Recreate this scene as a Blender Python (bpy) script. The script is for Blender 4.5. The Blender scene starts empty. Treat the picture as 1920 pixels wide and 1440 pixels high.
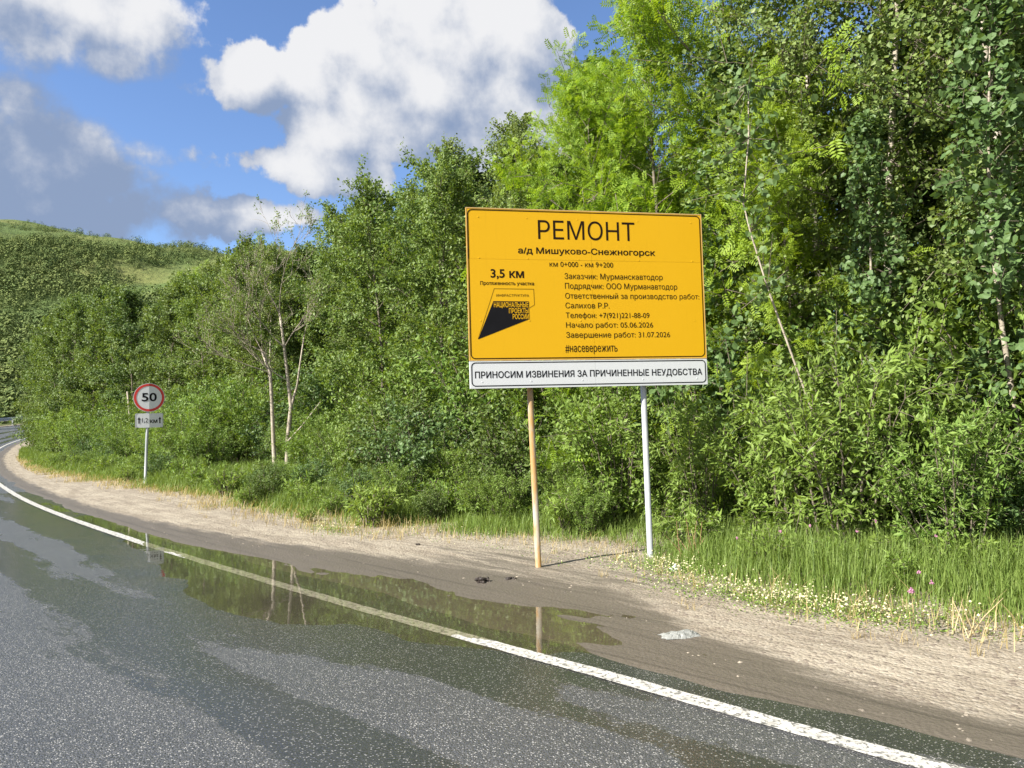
import bpy, math
import numpy as np
from mathutils import Vector, Matrix
R = math.radians
scene = bpy.context.scene
C = scene.collection

# ------------------------------------------------------------------ camera
cam_d = bpy.data.cameras.new('camera'); cam = bpy.data.objects.new('camera', cam_d); C.objects.link(cam)
cam_d.sensor_width = 36; cam_d.lens = 27; cam_d.clip_start = .05; cam_d.clip_end = 5000
pit, rol = R(2.78), R(1.6)
fw = Vector((0, math.cos(pit), math.sin(pit))); rt = Vector((1, 0, 0)); up = Vector((0, -math.sin(pit), math.cos(pit)))
r2 = rt*math.cos(rol) - up*math.sin(rol); u2 = up*math.cos(rol) + rt*math.sin(rol)
cam.matrix_world = Matrix(((r2.x, u2.x, -fw.x, 0), (r2.y, u2.y, -fw.y, 0), (r2.z, u2.z, -fw.z, 1.4), (0, 0, 0, 1)))
scene.camera = cam

# ------------------------------------------------------------------ exposure, render switches
vs = scene.view_settings
vs.view_transform = 'Standard'; vs.look = 'None'; vs.gamma = 1; vs.use_curve_mapping = False
vs.exposure = 1.42
cy = scene.cycles
cy.max_bounces = 4; cy.diffuse_bounces = 3; cy.glossy_bounces = 2; cy.transmission_bounces = 2; cy.transparent_max_bounces = 8
cy.use_denoising = True
try: cy.denoiser = 'OPENIMAGEDENOISE'; cy.denoising_prefilter = 'ACCURATE'
except Exception: pass
cy.sample_clamp_indirect = 6

# ------------------------------------------------------------------ node helpers
class NT:
    def __init__(s, tree): s.t = tree; s.n = tree.nodes; s.l = tree.links
    def add(s, typ, **kw):
        n = s.n.new(typ)
        for k, v in kw.items():
            if k == 'inp':
                for i, val in v.items():
                    if isinstance(val, bpy.types.NodeSocket): s.l.new(val, n.inputs[i])
                    else: n.inputs[i].default_value = val
            else: setattr(n, k, v)
        return n
    def math(s, op, a, b=0.0, c=None, clamp=False):
        n = s.add('ShaderNodeMath', operation=op, use_clamp=clamp)
        for i, v in enumerate((a, b) if c is None else (a, b, c)):
            if isinstance(v, bpy.types.NodeSocket): s.l.new(v, n.inputs[i])
            else: n.inputs[i].default_value = v
        return n.outputs[0]
    def mix(s, f, a, b, blend='MIX'):
        n = s.add('ShaderNodeMix', data_type='RGBA', blend_type=blend)
        for i, v in ((0, f), (6, a), (7, b)):
            if isinstance(v, bpy.types.NodeSocket): s.l.new(v, n.inputs[i])
            elif isinstance(v, (int, float)): n.inputs[i].default_value = v
            else: n.inputs[i].default_value = (*v, 1)
        return n.outputs[2]
    def noise(s, vec, scale, detail=4, rough=.55, dist=0.0, dim='3D'):
        n = s.add('ShaderNodeTexNoise', noise_dimensions=dim, inp={'Scale': scale, 'Detail': detail, 'Roughness': rough, 'Distortion': dist})
        if vec is not None: s.l.new(vec, n.inputs['Vector'])
        return n.outputs['Fac']
    def ramp(s, f, a, b):       # smoothstep a..b
        n = s.add('ShaderNodeMapRange', interpolation_type='SMOOTHSTEP', inp={0: f, 1: a, 2: b, 3: 0., 4: 1.})
        return n.outputs[0]
    def mapping(s, vec, scale=(1, 1, 1), loc=(0, 0, 0)):
        return s.add('ShaderNodeMapping', inp={0: vec, 1: loc, 3: scale}).outputs[0]

# ------------------------------------------------------------------ world: clear sky with cumulus
SUN_EL = R(37); sun_h = Vector((-.88, -.475, 0)).normalized()
sun_dir = Vector((sun_h.x*math.cos(SUN_EL), sun_h.y*math.cos(SUN_EL), math.sin(SUN_EL)))
w = bpy.data.worlds.new('World'); w.cycles.sampling_method = 'MANUAL'; w.cycles.sample_map_resolution = 256; scene.world = w; w.use_nodes = True
t = NT(w.node_tree); t.n.clear()
sky = t.add('ShaderNodeTexSky', sky_type='NISHITA', sun_disc=False, sun_elevation=SUN_EL, sun_rotation=math.atan2(sun_h.x, sun_h.y))
sky.altitude = 100; sky.air_density = 1.0; sky.dust_density = .35; sky.ozone_density = 2.6
# density of cloud over (azimuth, elevation), as a node group so that it can be sampled twice
g = bpy.data.node_groups.new('cloud_density', 'ShaderNodeTree')
g.interface.new_socket('Az', in_out='INPUT', socket_type='NodeSocketFloat'); g.interface.new_socket('El', in_out='INPUT', socket_type='NodeSocketFloat')
g.interface.new_socket('Detail', in_out='INPUT', socket_type='NodeSocketFloat')
g.interface.new_socket('D', in_out='OUTPUT', socket_type='NodeSocketFloat')
q = NT(g); gi = q.add('NodeGroupInput'); go = q.add('NodeGroupOutput')
az, el = gi.outputs[0], gi.outputs[1]
vec = q.add('ShaderNodeCombineXYZ', inp={0: az, 1: el, 2: 0.0}).outputs[0]
n1 = q.noise(vec, 13, 6, .56, 0, '2D'); q.l.new(gi.outputs[2], n1.node.inputs['Detail']); n2 = q.noise(vec, 2.3, 1, .5, 0, '2D')
#        az0    el0   a    b    weight  (banks of cloud; az is to the right of +Y)
banks = [(-.10, .41, .19, .105, 1.1), (-.318, .414, .062, .042, .8), (-.246, .426, .06, .052, .9), (-.178, .453, .075, .062, 1.), (-.079, .473, .11, .075, 1.1), (.02, .466, .085, .07, 1.), (-.22, .371, .082, .05, .9), (-.11, .374, .125, .06, 1.),
         (-.22, .32, .09, .04, .8), (.0, .375, .11, .08, 1.), (-.513, .462, .13, .05, .9), (-.61, .47, .16, .075, 1.), (-.48, .418, .04, .02, .5), (-.60, .290, .17, .085, 1.1), (-.446, .320, .06, .016, .5),
         (-.55, .246, .13, .042, .9), (-.412, .258, .12, .032, .8), (-.30, .262, .09, .021, .6)]
acc = None
for a0, e0, a_, b_, wt in banks:
    if wt == 0: continue
    dx = q.math('DIVIDE', q.math('SUBTRACT', az, a0), a_); dy = q.math('DIVIDE', q.math('SUBTRACT', el, e0), b_)
    rr = q.math('SQRT', q.math('ADD', q.math('MULTIPLY', dx, dx), q.math('MULTIPLY', dy, dy)))
    bl = q.math('MULTIPLY', q.math('SUBTRACT', 1.06, rr), wt)
    acc = bl if acc is None else q.math('MAXIMUM', acc, bl)
gen = q.math('MULTIPLY_ADD', q.math('ABSOLUTE', az), .9, -1.25)         # beyond the view: loose cumulus everywhere
gen = q.math('MINIMUM', gen, .42)
acc = q.math('MAXIMUM', acc, q.math('MAXIMUM', gen, -.55))
d = q.math('ADD', q.math('MULTIPLY', acc, .75), q.math('ADD', q.math('MULTIPLY', q.math('SUBTRACT', n1, .5), 1.25), q.math('MULTIPLY', q.math('SUBTRACT', n2, .5), .2)))
q.l.new(d, go.inputs[0])
co = t.add('ShaderNodeTexCoord').outputs['Generated']
sp = t.add('ShaderNodeSeparateXYZ', inp={0: co})
AZ = t.math('ARCTAN2', sp.outputs[0], sp.outputs[1]); EL = t.math('ARCSINE', sp.outputs[2])
def dens(da, de, dt):
    n = t.add('ShaderNodeGroup', node_tree=g); t.l.new(t.math('ADD', AZ, da), n.inputs[0]); t.l.new(t.math('ADD', EL, de), n.inputs[1]); n.inputs[2].default_value = dt; return n.outputs[0]
D0 = dens(0, 0, 6); DL = dens(0, 0, 1.2); D1 = dens(-.026, .038, 1.2)
soft = t.ramp(t.math('MULTIPLY', AZ, -1), .36, .44); alpha = t.ramp(D0, t.math('MULTIPLY', soft, -.10), t.math('MULTIPLY_ADD', soft, .22, .13))
lit = t.math('ADD', t.math('MULTIPLY', t.math('SUBTRACT', DL, D1), .95), t.math('MULTIPLY', t.math('SUBTRACT', D0, DL), 1.5))
lit = t.math('ADD', lit, .46)
thick = t.ramp(D0, .25, 1.1)
lit = t.math('SUBTRACT', lit, t.math('MULTIPLY', thick, .12))
# low, distant banks to the west are a darker grey-blue
lowbank = t.math('MULTIPLY', t.ramp(t.math('MULTIPLY', EL, -1), -.42, -.34), t.ramp(t.math('MULTIPLY', AZ, -1), .26, .36))
lit = t.math('SUBTRACT', lit, t.math('MULTIPLY', lowbank, .62))
lit = t.ramp(lit, -.12, .85)
ccol = t.mix(lit, (1.32, 1.72, 2.55), (4.3, 4.3, 4.35))
skyc = t.mix(1.0, sky.outputs[0], (.80, .86, 1.0), 'MULTIPLY')
colr = t.mix(t.math('MULTIPLY', alpha, .97), skyc, ccol)
bg = t.add('ShaderNodeBackground', inp={0: colr, 1: .078}); wo = t.add('ShaderNodeOutputWorld'); t.l.new(bg.outputs[0], wo.inputs[0])

# ------------------------------------------------------------------ sun
sl = bpy.data.lights.new('sun', 'SUN'); sl.energy = 4.7; sl.angle = R(.5); sl.color = (1, .94, .84)
so = bpy.data.objects.new('sun', sl); C.objects.link(so); so.rotation_euler = (-sun_dir).to_track_quat('-Z', 'Y').to_euler()

# ------------------------------------------------------------------ general helpers
rng = np.random.default_rng(7)
def tag(o, label=None, cat=None, group=None, kind=None):
    if label: o['label'] = label
    if cat: o['category'] = cat
    if group: o['group'] = group
    if kind: o['kind'] = kind
    return o
def npmesh(name, verts, polys, mat=None, smooth=False):
    """polys: list of (n, k) int arrays"""
    me = bpy.data.meshes.new(name)
    verts = np.asarray(verts, np.float32)
    me.vertices.add(len(verts)); me.vertices.foreach_set('co', verts.ravel())
    loops = np.concatenate([p.ravel() for p in polys]).astype(np.int32)
    tot = np.concatenate([np.full(len(p), p.shape[1]) for p in polys]).astype(np.int32)
    me.loops.add(len(loops)); me.loops.foreach_set('vertex_index', loops)
    me.polygons.add(len(tot)); me.polygons.foreach_set('loop_start', np.concatenate([[0], np.cumsum(tot)[:-1]]).astype(np.int32))
    me.polygons.foreach_set('use_smooth', np.full(len(tot), smooth, bool))
    me.update(calc_edges=True)
    if mat: me.materials.append(mat)
    return me
def link(name, me, parent=None, loc=None):
    o = bpy.data.objects.new(name, me); C.objects.link(o)
    if parent: o.parent = parent
    if loc is not None: o.location = loc
    return o
def empty(name, loc=(0, 0, 0), rz=0):
    o = bpy.data.objects.new(name, None); C.objects.link(o); o.location = loc; o.rotation_euler = (0, 0, rz); o.empty_display_size = .1; return o
def copy_tree(o, parent=None):
    c = o.copy(); C.objects.link(c); c.parent = parent
    for ch in list(o.children): copy_tree(ch, c)
    return c
class MB:
    """collects shapes for one mesh"""
    def __init__(s): s.v = []; s.q = []; s.t = []; s.n = 0
    def _add(s, v): i = s.n; v = np.asarray(v, float); s.v.append(v); s.n += len(v); return i
    def box(s, c, size, M=None):
        a = np.array([[x, y, z] for x in (-.5, .5) for y in (-.5, .5) for z in (-.5, .5)])*np.array(size)
        if M is not None: a = a @ np.array(M).T
        i = s._add(a+np.array(c)); s.q.append(np.array([[0, 1, 3, 2], [4, 6, 7, 5], [0, 4, 5, 1], [2, 3, 7, 6], [0, 2, 6, 4], [1, 5, 7, 3]])+i); return s
    def tube(s, pts, rad, n=8, cap=True):
        pts = np.asarray(pts, float); rad = np.broadcast_to(np.asarray(rad, float), (len(pts),))
        tg = np.gradient(pts, axis=0); tg /= np.linalg.norm(tg, axis=1)[:, None]+1e-9
        ref = np.array([0, 0, 1.]) if abs(tg[0, 2]) < .9 else np.array([1., 0, 0])
        a = np.cross(tg, ref); a /= np.linalg.norm(a, axis=1)[:, None]+1e-9; b = np.cross(tg, a)
        an = np.arange(n)*2*math.pi/n
        v = pts[:, None]+rad[:, None, None]*(np.cos(an)[None, :, None]*a[:, None]+np.sin(an)[None, :, None]*b[:, None])
        i = s._add(v.reshape(-1, 3)); m = len(pts)
        k = np.arange(n); k2 = (k+1) % n
        for j in range(m-1): s.q.append(np.stack([i+j*n+k, i+j*n+k2, i+(j+1)*n+k2, i+(j+1)*n+k], 1))
        if cap:
            for j in (0, m-1):
                c = s._add(pts[j:j+1]); s.t.append(np.stack([i+j*n+k, i+j*n+k2, np.full(n, c)], 1))
        return s
    def prism(s, poly, z0, z1, M=None):
        p = np.asarray(poly, float); n = len(p)
        v = np.concatenate([np.c_[p, np.full(n, z0)], np.c_[p, np.full(n, z1)]])
        if M is not None: v = v @ np.array(M).T
        i = s._add(v); k = np.arange(n); k2 = (k+1) % n
        s.q.append(np.stack([i+k, i+k2, i+n+k2, i+n+k], 1)); s.t += [np.array([i+n+np.arange(n)]), np.array([i+np.arange(n)[::-1]])]
        return s
    def mesh(s, name, mat, smooth=False):
        return npmesh(name, np.concatenate(s.v), s.q+s.t, mat, smooth)
    def build(s, name, mat, parent=None, smooth=False): return link(name, s.mesh(name, mat, smooth), parent)
def vnoise(x, y, seed=0):
    x = np.asarray(x, float); y = np.asarray(y, float)
    xi = np.floor(x); yi = np.floor(y); fx = x-xi; fy = y-yi; fx = fx*fx*(3-2*fx); fy = fy*fy*(3-2*fy)
    def h(a, b):
        v = np.sin(a*127.1+b*311.7+seed*74.7)*43758.5453; return v-np.floor(v)
    return (h(xi, yi)*(1-fx)+h(xi+1, yi)*fx)*(1-fy)+(h(xi, yi+1)*(1-fx)+h(xi+1, yi+1)*fx)*fy - .5
def fbm(x, y, o=4, seed=0):
    return sum(vnoise(x*2**i, y*2**i, seed+i)*.5**i for i in range(o))

# ------------------------------------------------------------------ materials
def mat(name):
    m = bpy.data.materials.new(name); m.use_nodes = True; m.node_tree.nodes.clear(); return m, NT(m.node_tree)
def finish(m, t, sh, disp=None):
    o = t.add('ShaderNodeOutputMaterial'); t.l.new(sh, o.inputs[0]); return m
def princ(t, col, rough=.6, spec=.5, metal=0, normal=None, **kw):
    p = t.add('ShaderNodeBsdfPrincipled')
    for k, v in (('Base Color', col), ('Roughness', rough), ('Specular IOR Level', spec), ('Metallic', metal)):
        if isinstance(v, bpy.types.NodeSocket): t.l.new(v, p.inputs[k])
        elif isinstance(v, tuple): p.inputs[k].default_value = (*v, 1)
        else: p.inputs[k].default_value = v
    if normal is not None: t.l.new(normal, p.inputs['Normal'])
    return p
def simple(name, col, rough=.6, spec=.5, metal=0, var=.12, scale=6, col2=None):
    m, t = mat(name); co = t.add('ShaderNodeTexCoord').outputs['Object']
    n = t.noise(co, scale, 5, .6)
    c = t.mix(t.ramp(n, .35, .68), tuple(c*(1-var) for c in col), col2 or tuple(min(1, c*(1+var)) for c in col))
    return finish(m, t, princ(t, c, rough, spec, metal).outputs[0])
def leaf_mat(name, c1, c2, trans=.34, rough=.5, hue=.5):
    m, t = mat(name)
    ri = t.add('ShaderNodeNewGeometry').outputs['Random Per Island']; oi = t.add('ShaderNodeObjectInfo').outputs['Random']
    c = t.mix(ri, c1, c2)
    c = t.mix(t.math('MULTIPLY', oi, hue), c, tuple((a*.6+b*.4)*k for a, b, k in zip(c2, c1, (1.15, 1.0, .8))))
    p = princ(t, c, rough, .3)
    tr = t.add('ShaderNodeBsdfTranslucent', inp={0: t.mix(1.0, c, (1.45, 1.35, .55), 'MULTIPLY')})
    s = t.add('ShaderNodeMixShader', inp={0: trans, 1: p.outputs[0], 2: tr.outputs[0]})
    return finish(m, t, s.outputs[0])
M = {}
M['birch'] = leaf_mat('birch_leaf', (0.096, 0.1582, 0.0361), (0.2147, 0.2825, 0.0902), .3)
M['willow'] = leaf_mat('willow_leaf', (0.0791, 0.1525, 0.0285), (0.1977, 0.2768, 0.076), .3)
M['aspen'] = leaf_mat('aspen_leaf', (0.06, 0.12, 0.04), (0.125, 0.205, 0.075), .26)
M['rowan'] = leaf_mat('rowan_leaf', (0.1469, 0.2655, 0.0209), (0.2768, 0.3898, 0.0427), .4)
M['shrub'] = leaf_mat('shrub_leaf', (0.0904, 0.1751, 0.0285), (0.2034, 0.2994, 0.0712), .3)
M['osier'] = leaf_mat('osier_leaf', (0.113, 0.209, 0.0342), (0.2203, 0.322, 0.0808), .32)
M['herb'] = leaf_mat('herb_leaf', (0.1243, 0.2147, 0.038), (0.226, 0.3277, 0.076), .32)
M['dark'] = leaf_mat('dark_leaf', (0.0621, 0.1186, 0.0285), (0.1412, 0.2034, 0.057), .26)
M['grass'] = leaf_mat('grass_blade', (0.1, 0.19, 0.035), (0.21, 0.29, 0.085), .32)
M['straw'] = leaf_mat('straw', (.32, .26, .12), (.46, .38, .20), .25)
m, t_ = mat('hill_leaf'); ri = t_.add('ShaderNodeNewGeometry').outputs['Random Per Island']; tn_ = t_.add('ShaderNodeAttribute', attribute_name='tint').outputs['Fac']
finish(m, t_, princ(t_, t_.mix(t_.math('ADD', t_.math('MULTIPLY', ri, .3), t_.math('MULTIPLY', tn_, .7)), (.075, .12, .042), (.18, .215, .07)), .9, .1).outputs[0]); M['hillwood'] = m
def bark(name, c1, c2, dark, fleck):
    m, t = mat(name); co = t.add('ShaderNodeTexCoord').outputs['Object']
    n = t.noise(t.mapping(co, (6, 6, 3)), 3, 5); n2 = t.noise(t.mapping(co, (9, 9, 40)), 1.5, 3, .6)
    c = t.mix(t.ramp(n, .3, .7), c1, c2); c = t.mix(t.math('MULTIPLY', t.ramp(n2, fleck, fleck+.06), .85), c, dark)
    b = t.add('ShaderNodeBump', inp={'Height': n2, 'Strength': .4, 'Distance': .01})
    return finish(m, t, princ(t, c, .8, .25, normal=b.outputs[0]).outputs[0])
M['birchbark'] = bark('birch_bark', (.30, .265, .21), (.46, .42, .35), (.06, .05, .04), .56)
M['greybark'] = bark('grey_bark', (.10, .085, .065), (.20, .17, .13), (.04, .035, .03), .6)
M['palebark'] = bark('pale_bark', (.26, .225, .175), (.40, .355, .29), (.08, .065, .05), .60)

# ------------------------------------------------------------------ road alignment: s along the edge line, t metres to its right
HS = np.array([-60, 4, 10, 18, 28, 42, 55, 65, 85, 105, 140]); HD = np.array([44, 43.4, 40.9, 37.7, 35.8, 33.8, 29, 21.5, 5, -8, -20])
S_ = np.arange(-60, 140, .25); th_ = np.radians(np.interp(S_+.125, HS, HD))
X_ = np.concatenate([[0], np.cumsum(-np.sin(th_)*.25)]); Y_ = np.concatenate([[0], np.cumsum(np.cos(th_)*.25)])
S_ = np.append(S_, 140.); i0 = np.argmin(abs(S_)); X_ -= X_[i0]; Y_ -= Y_[i0]-4.69; T_ = np.radians(np.interp(S_, HS, HD))
def pt(s, t):
    h = np.interp(s, S_, T_); return np.interp(s, S_, X_)+t*np.cos(h), np.interp(s, S_, Y_)+t*np.sin(h)
def st(x, y):
    x = np.atleast_1d(np.asarray(x, float)); y = np.atleast_1d(np.asarray(y, float)); so_, to_ = np.empty_like(x), np.empty_like(x)
    for a in range(0, len(x), 4000):
        xx, yy = x[a:a+4000], y[a:a+4000]
        i = np.argmin((xx[:, None]-X_)**2+(yy[:, None]-Y_)**2, 1); dx = xx-X_[i]; dy = yy-Y_[i]; h = T_[i]
        so_[a:a+4000] = S_[i]+(-np.sin(h)*dx+np.cos(h)*dy); to_[a:a+4000] = np.cos(h)*dx+np.sin(h)*dy
    return so_, to_
ZW = .016                                       # level of the standing water
PS = np.array([-3, -1.6, -.6, .0, .6, 1.2, 2.0, 3.0, 4.0, 5.5, 7.0, 9.0, 11, 13, 16, 20])
PU = np.array([.15, .35, .62, .95, 1.22, 1.2, 1.12, 1.0, .85, .62, .5, .42, .35, .30, .1, -.5])
PL = np.array([.9, .5, .22, .08, -.18, -.44, -.66, -.70, -.52, -.30, -.10, .06, .12, .16, .25, .6])
def pool(s, t):
    u = np.interp(s, PS, PU); l = np.interp(s, PS, PL)
    return np.minimum(t-l, u-t)
def zlong(s):
    k = np.clip(s-28, 0, 44); return .0008*k*k+np.clip(s-72, 0, 60)*.06
def sstep(x, a, b):
    k = np.clip((x-a)/(b-a), 0, 1); return k*k*(3-2*k)
def height(s, t):
    qd = pool(s, t); z = ZW-.020*np.clip(qd, -1.3, .8)
    z = z+.012*np.clip(-1.2-t, 0, 2.6)-.012*np.clip(-3.8-t, 0, 4)
    soft = sstep(t, .15, .6)
    z = z+soft*(.016*fbm(s*.9, t*2.6, 4, 3)+.007*fbm(s*3.5, t*9, 3, 9))*(1-.35*sstep(qd, -.2, .2))
    z = z+.0055*fbm(s*1.6, t*3.0, 5, 5)*(1-soft)*sstep(t, -1.8, -.6)
    z = z+.022*np.clip(t-1.3, 0, 2.2)+.09*np.clip(t-3.4, 0, 4)+.16*np.clip(t-7.4, 0, 20)
    z = z-.05*np.clip(-8.6-t, 0, 30)
    return z+zlong(s)
def gz(x, y):
    s, t = st(x, y); return height(s, t)
def strip(ss, ts, lift=0.0):
    a, b = np.meshgrid(ss, ts, indexing='ij'); x, y = pt(a.ravel(), b.ravel()); z = height(a.ravel(), b.ravel())+lift
    n, m = len(ss), len(ts); i = np.arange(n*m).reshape(n, m)
    f = np.stack([i[:-1, :-1], i[:-1, 1:], i[1:, 1:], i[1:, :-1]], -1).reshape(-1, 4)
    return np.c_[x, y, z], f, a.ravel(), b.ravel()
def put_st(me, s, t, extra=None):
    uv = me.uv_layers.new(name='st'); li = np.empty(len(me.loops), np.int32); me.loops.foreach_get('vertex_index', li)
    uv.data.foreach_set('uv', np.stack([s[li], t[li]], 1).astype(np.float32).ravel())
    for k, v in (extra or {}).items():
        at = me.attributes.new(k, 'FLOAT', 'POINT'); at.data.foreach_set('value', np.asarray(v, np.float32))
near = np.arange(-8, 16, .07)
ssr = np.concatenate([np.arange(-45, -8, .5), near, np.arange(16, 40, .4), np.arange(40, 128, 1.)])

# asphalt
m, t_ = mat('asphalt')
st_ = t_.add('ShaderNodeUVMap', uv_map='st').outputs[0]
wet = t_.add('ShaderNodeAttribute', attribute_name='wet').outputs['Fac']
v1 = t_.add('ShaderNodeTexVoronoi', inp={'Vector': st_, 'Scale': 120.0, 'Randomness': 1.0})
v2 = t_.add('ShaderNodeTexVoronoi', inp={'Vector': st_, 'Scale': 130.0})
rnd = t_.add('ShaderNodeSeparateColor', inp={0: v1.outputs['Color']}).outputs[0]; rnd2 = t_.add('ShaderNodeSeparateColor', inp={0: v2.outputs['Color']}).outputs[1]
base = t_.mix(t_.noise(st_, 1.3, 5), (.050, .052, .057), (.082, .084, .090))
base = t_.mix(t_.math('MULTIPLY', t_.ramp(rnd2, .55, 1.0), .6), base, (.15, .148, .145))
stone = t_.math('MULTIPLY', t_.ramp(rnd, .82, .87), t_.ramp(t_.math('MULTIPLY', v1.outputs['Distance'], -1), -.55, -.35))
lanes = t_.noise(t_.mapping(st_, (.16, 1.4, 1)), 1.5, 5, .6, .3)
patch = t_.noise(t_.mapping(st_, (.5, 1.0, 1), (7, 3, 0)), 1.6, 5, .65)
tt_ = t_.add('ShaderNodeSeparateXYZ', inp={0: st_}).outputs[1]
def track(c0, w0): d0 = t_.math('DIVIDE', t_.math('SUBTRACT', tt_, c0), w0); return t_.math('POWER', 2.718, t_.math('MULTIPLY', t_.math('MULTIPLY', d0, d0), -1))
wetv = t_.math('ADD', t_.math('ADD', t_.math('ADD', track(-1.5, .27), t_.math('MULTIPLY', track(-.55, .22), .8)), track(-3.2, .3)), t_.math('MULTIPLY', wet, 1.05))
film = t_.ramp(t_.math('ADD', t_.math('ADD', t_.math('MULTIPLY', lanes, .8), t_.math('MULTIPLY', patch, .7)), t_.math('MULTIPLY', wetv, .42)), .84, 1.04)
fine = t_.noise(st_, 34, 4, .7); film = t_.ramp(t_.math('ADD', film, t_.math('MULTIPLY', t_.math('SUBTRACT', fine, .5), 1.5)), .28, .72)
base = t_.mix(t_.math('MULTIPLY', film, .68), base, (.016, .017, .016))
base = t_.mix(t_.math('MULTIPLY', stone, t_.math('MULTIPLY_ADD', film, -.35, .85)), base, (.46, .45, .43))
ro = t_.math('MULTIPLY_ADD', film, -.18, .29)
hgt = t_.math('ADD', t_.math('MULTIPLY', v1.outputs['Distance'], -1), t_.math('MULTIPLY', v2.outputs['Distance'], -.5))
bmp = t_.add('ShaderNodeBump', inp={'Height': hgt, 'Distance': .004, 'Strength': t_.math('MULTIPLY_ADD', film, -.74, 1.0)})
finish(m, t_, princ(t_, base, ro, 1.0, normal=bmp.outputs[0]).outputs[0]); M['asphalt'] = m
ts = np.concatenate([np.linspace(-8.4, -2.4, 12), np.linspace(-2.2, .5, 40)])
v, f, a, b = strip(ssr, ts)
me = npmesh('road', v, [f], M['asphalt'], True); put_st(me, a, b, {'wet': np.clip(sstep(pool(a, b), -.9, .05), 0, 1)})
tag(link('road', me), kind='structure')

# painted edge line, worn
m, t_ = mat('road_paint'); st_ = t_.add('ShaderNodeUVMap', uv_map='st').outputs[0]
n = t_.noise(t_.mapping(st_, (6, 10, 1)), 2.2, 6, .65); vo = t_.add('ShaderNodeTexVoronoi', inp={'Vector': st_, 'Scale': 70.0})
c = t_.mix(t_.ramp(n, .30, .62), (.34, .33, .30), (.58, .57, .53))
wear = t_.ramp(t_.math('ADD', t_.noise(st_, 30, 4, .7), t_.math('MULTIPLY', vo.outputs['Distance'], .18)), .60, .70)
c = t_.mix(t_.math('MULTIPLY', wear, .85), c, (.08, .08, .075))
bmp = t_.add('ShaderNodeBump', inp={'Height': vo.outputs['Distance'], 'Distance': .002, 'Strength': .4})
finish(m, t_, princ(t_, c, .5, .4, normal=bmp.outputs[0]).outputs[0])
v, f, a, b = strip(ssr, np.linspace(-.065, .055, 4), .004)
e = np.where(b < 0, -1, 1)*(np.abs(b) > .04); x, y = pt(a, b+e*.008*fbm(a*9, b*0, 3, 4)); v[:, 0] = x; v[:, 1] = y
me = npmesh('edge_line', v, [f], m); put_st(me, a, b); tag(link('edge_line', me), kind='structure')
v, f, a, b = strip(np.arange(30, 120, 1.), np.linspace(-7.56, -7.44, 3), .004)
me = npmesh('edge_line', v, [f], m); put_st(me, a, b); tag(link('edge_line', me), kind='structure')

# shoulder: sand and gravel, damp by the water
m, t_ = mat('shoulder_sand'); st_ = t_.add('ShaderNodeUVMap', uv_map='st').outputs[0]
damp = t_.add('ShaderNodeAttribute', attribute_name='damp').outputs['Fac']
n1 = t_.noise(t_.mapping(st_, (.5, 1.6, 1)), 2.0, 7, .62, .3); n2 = t_.noise(st_, 26, 5, .7); n3 = t_.noise(t_.mapping(st_, (1, 4.5, 1)), 3.2, 5, .65, .6)
c = t_.mix(t_.ramp(n1, .32, .66), (.225, .192, .148), (.34, .30, .235))
c = t_.mix(t_.math('MULTIPLY', t_.ramp(n3, .52, .68), .55), c, (.135, .11, .082))
vo = t_.add('ShaderNodeTexVoronoi', inp={'Vector': st_, 'Scale': 46.0}); rr = t_.add('ShaderNodeSeparateColor', inp={0: vo.outputs['Color']}).outputs[0]
c = t_.mix(t_.math('MULTIPLY', t_.ramp(rr, .72, .95), .4), c, (.38, .345, .29)); c = t_.mix(t_.math('MULTIPLY', t_.ramp(rr, .16, .08), .7), c, (.15, .12, .10))
n4 = t_.noise(t_.mapping(st_, (.45, 3.2, 1), (2, 9, 0)), 3.0, 7, .68, .5)
dm = t_.ramp(t_.math('ADD', damp, t_.math('ADD', t_.math('MULTIPLY', t_.math('SUBTRACT', n1, .5), .9), t_.math('MULTIPLY', t_.math('SUBTRACT', n4, .5), 1.3))), .26, .82)
c = t_.mix(dm, c, t_.mix(n2, (.080, .068, .054), (.135, .117, .094)))
h = t_.math('ADD', t_.math('MULTIPLY', n2, .8), t_.math('ADD', t_.math('MULTIPLY', n3, .35), t_.math('MULTIPLY', vo.outputs['Distance'], -.6)))
n5 = t_.noise(t_.mapping(st_, (.10, 7.0, 1), (4, 1, 0)), 2.4, 4, .6, .2); c = t_.mix(t_.math('MULTIPLY', t_.ramp(n5, .54, .66), .45), c, t_.mix(dm, (.15, .125, .095), (.045, .039, .032)))
bmp = t_.add('ShaderNodeBump', inp={'Height': t_.math('ADD', h, t_.math('MULTIPLY', n5, -.8)), 'Distance': .018, 'Strength': t_.math('MULTIPLY_ADD', dm, -.42, .75)})
finish(m, t_, princ(t_, c, t_.math('MULTIPLY_ADD', dm, -.38, .9), t_.math('MULTIPLY_ADD', dm, .25, .2), normal=bmp.outputs[0]).outputs[0]); M['sand'] = m
ts = np.concatenate([np.linspace(.0, 2.2, 44), np.linspace(2.3, 4.6, 14)])
v, f, a, b = strip(ssr, ts, .0)
edge = .30+.16*fbm(a*.8, a*0, 4, 21)                        # mud laps over the asphalt edge unevenly
v[:, 2] += np.clip((b-edge)*.10, -.03, .007)
zrel = height(a, b)-zlong(a)
dampv = np.clip(sstep(pool(a, b), -.75, -.05)*1.05, 0, 1)
dampv = np.maximum(dampv, sstep(-b, -1.0, -.45)*.95)
dampv = np.maximum(dampv, .62*np.exp(-(((a-1.6)/2.6)**2+((b-1.7)/1.0)**2)))
me = npmesh('shoulder', v, [f], M['sand'], True); put_st(me, a, b, {'damp': dampv}); tag(link('shoulder', me), kind='structure')
v, f, a, b = strip(np.concatenate([np.arange(-45, 40, .5), np.arange(40, 128, 1.)]), np.linspace(-11, -8.2, 12), .006)
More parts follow.
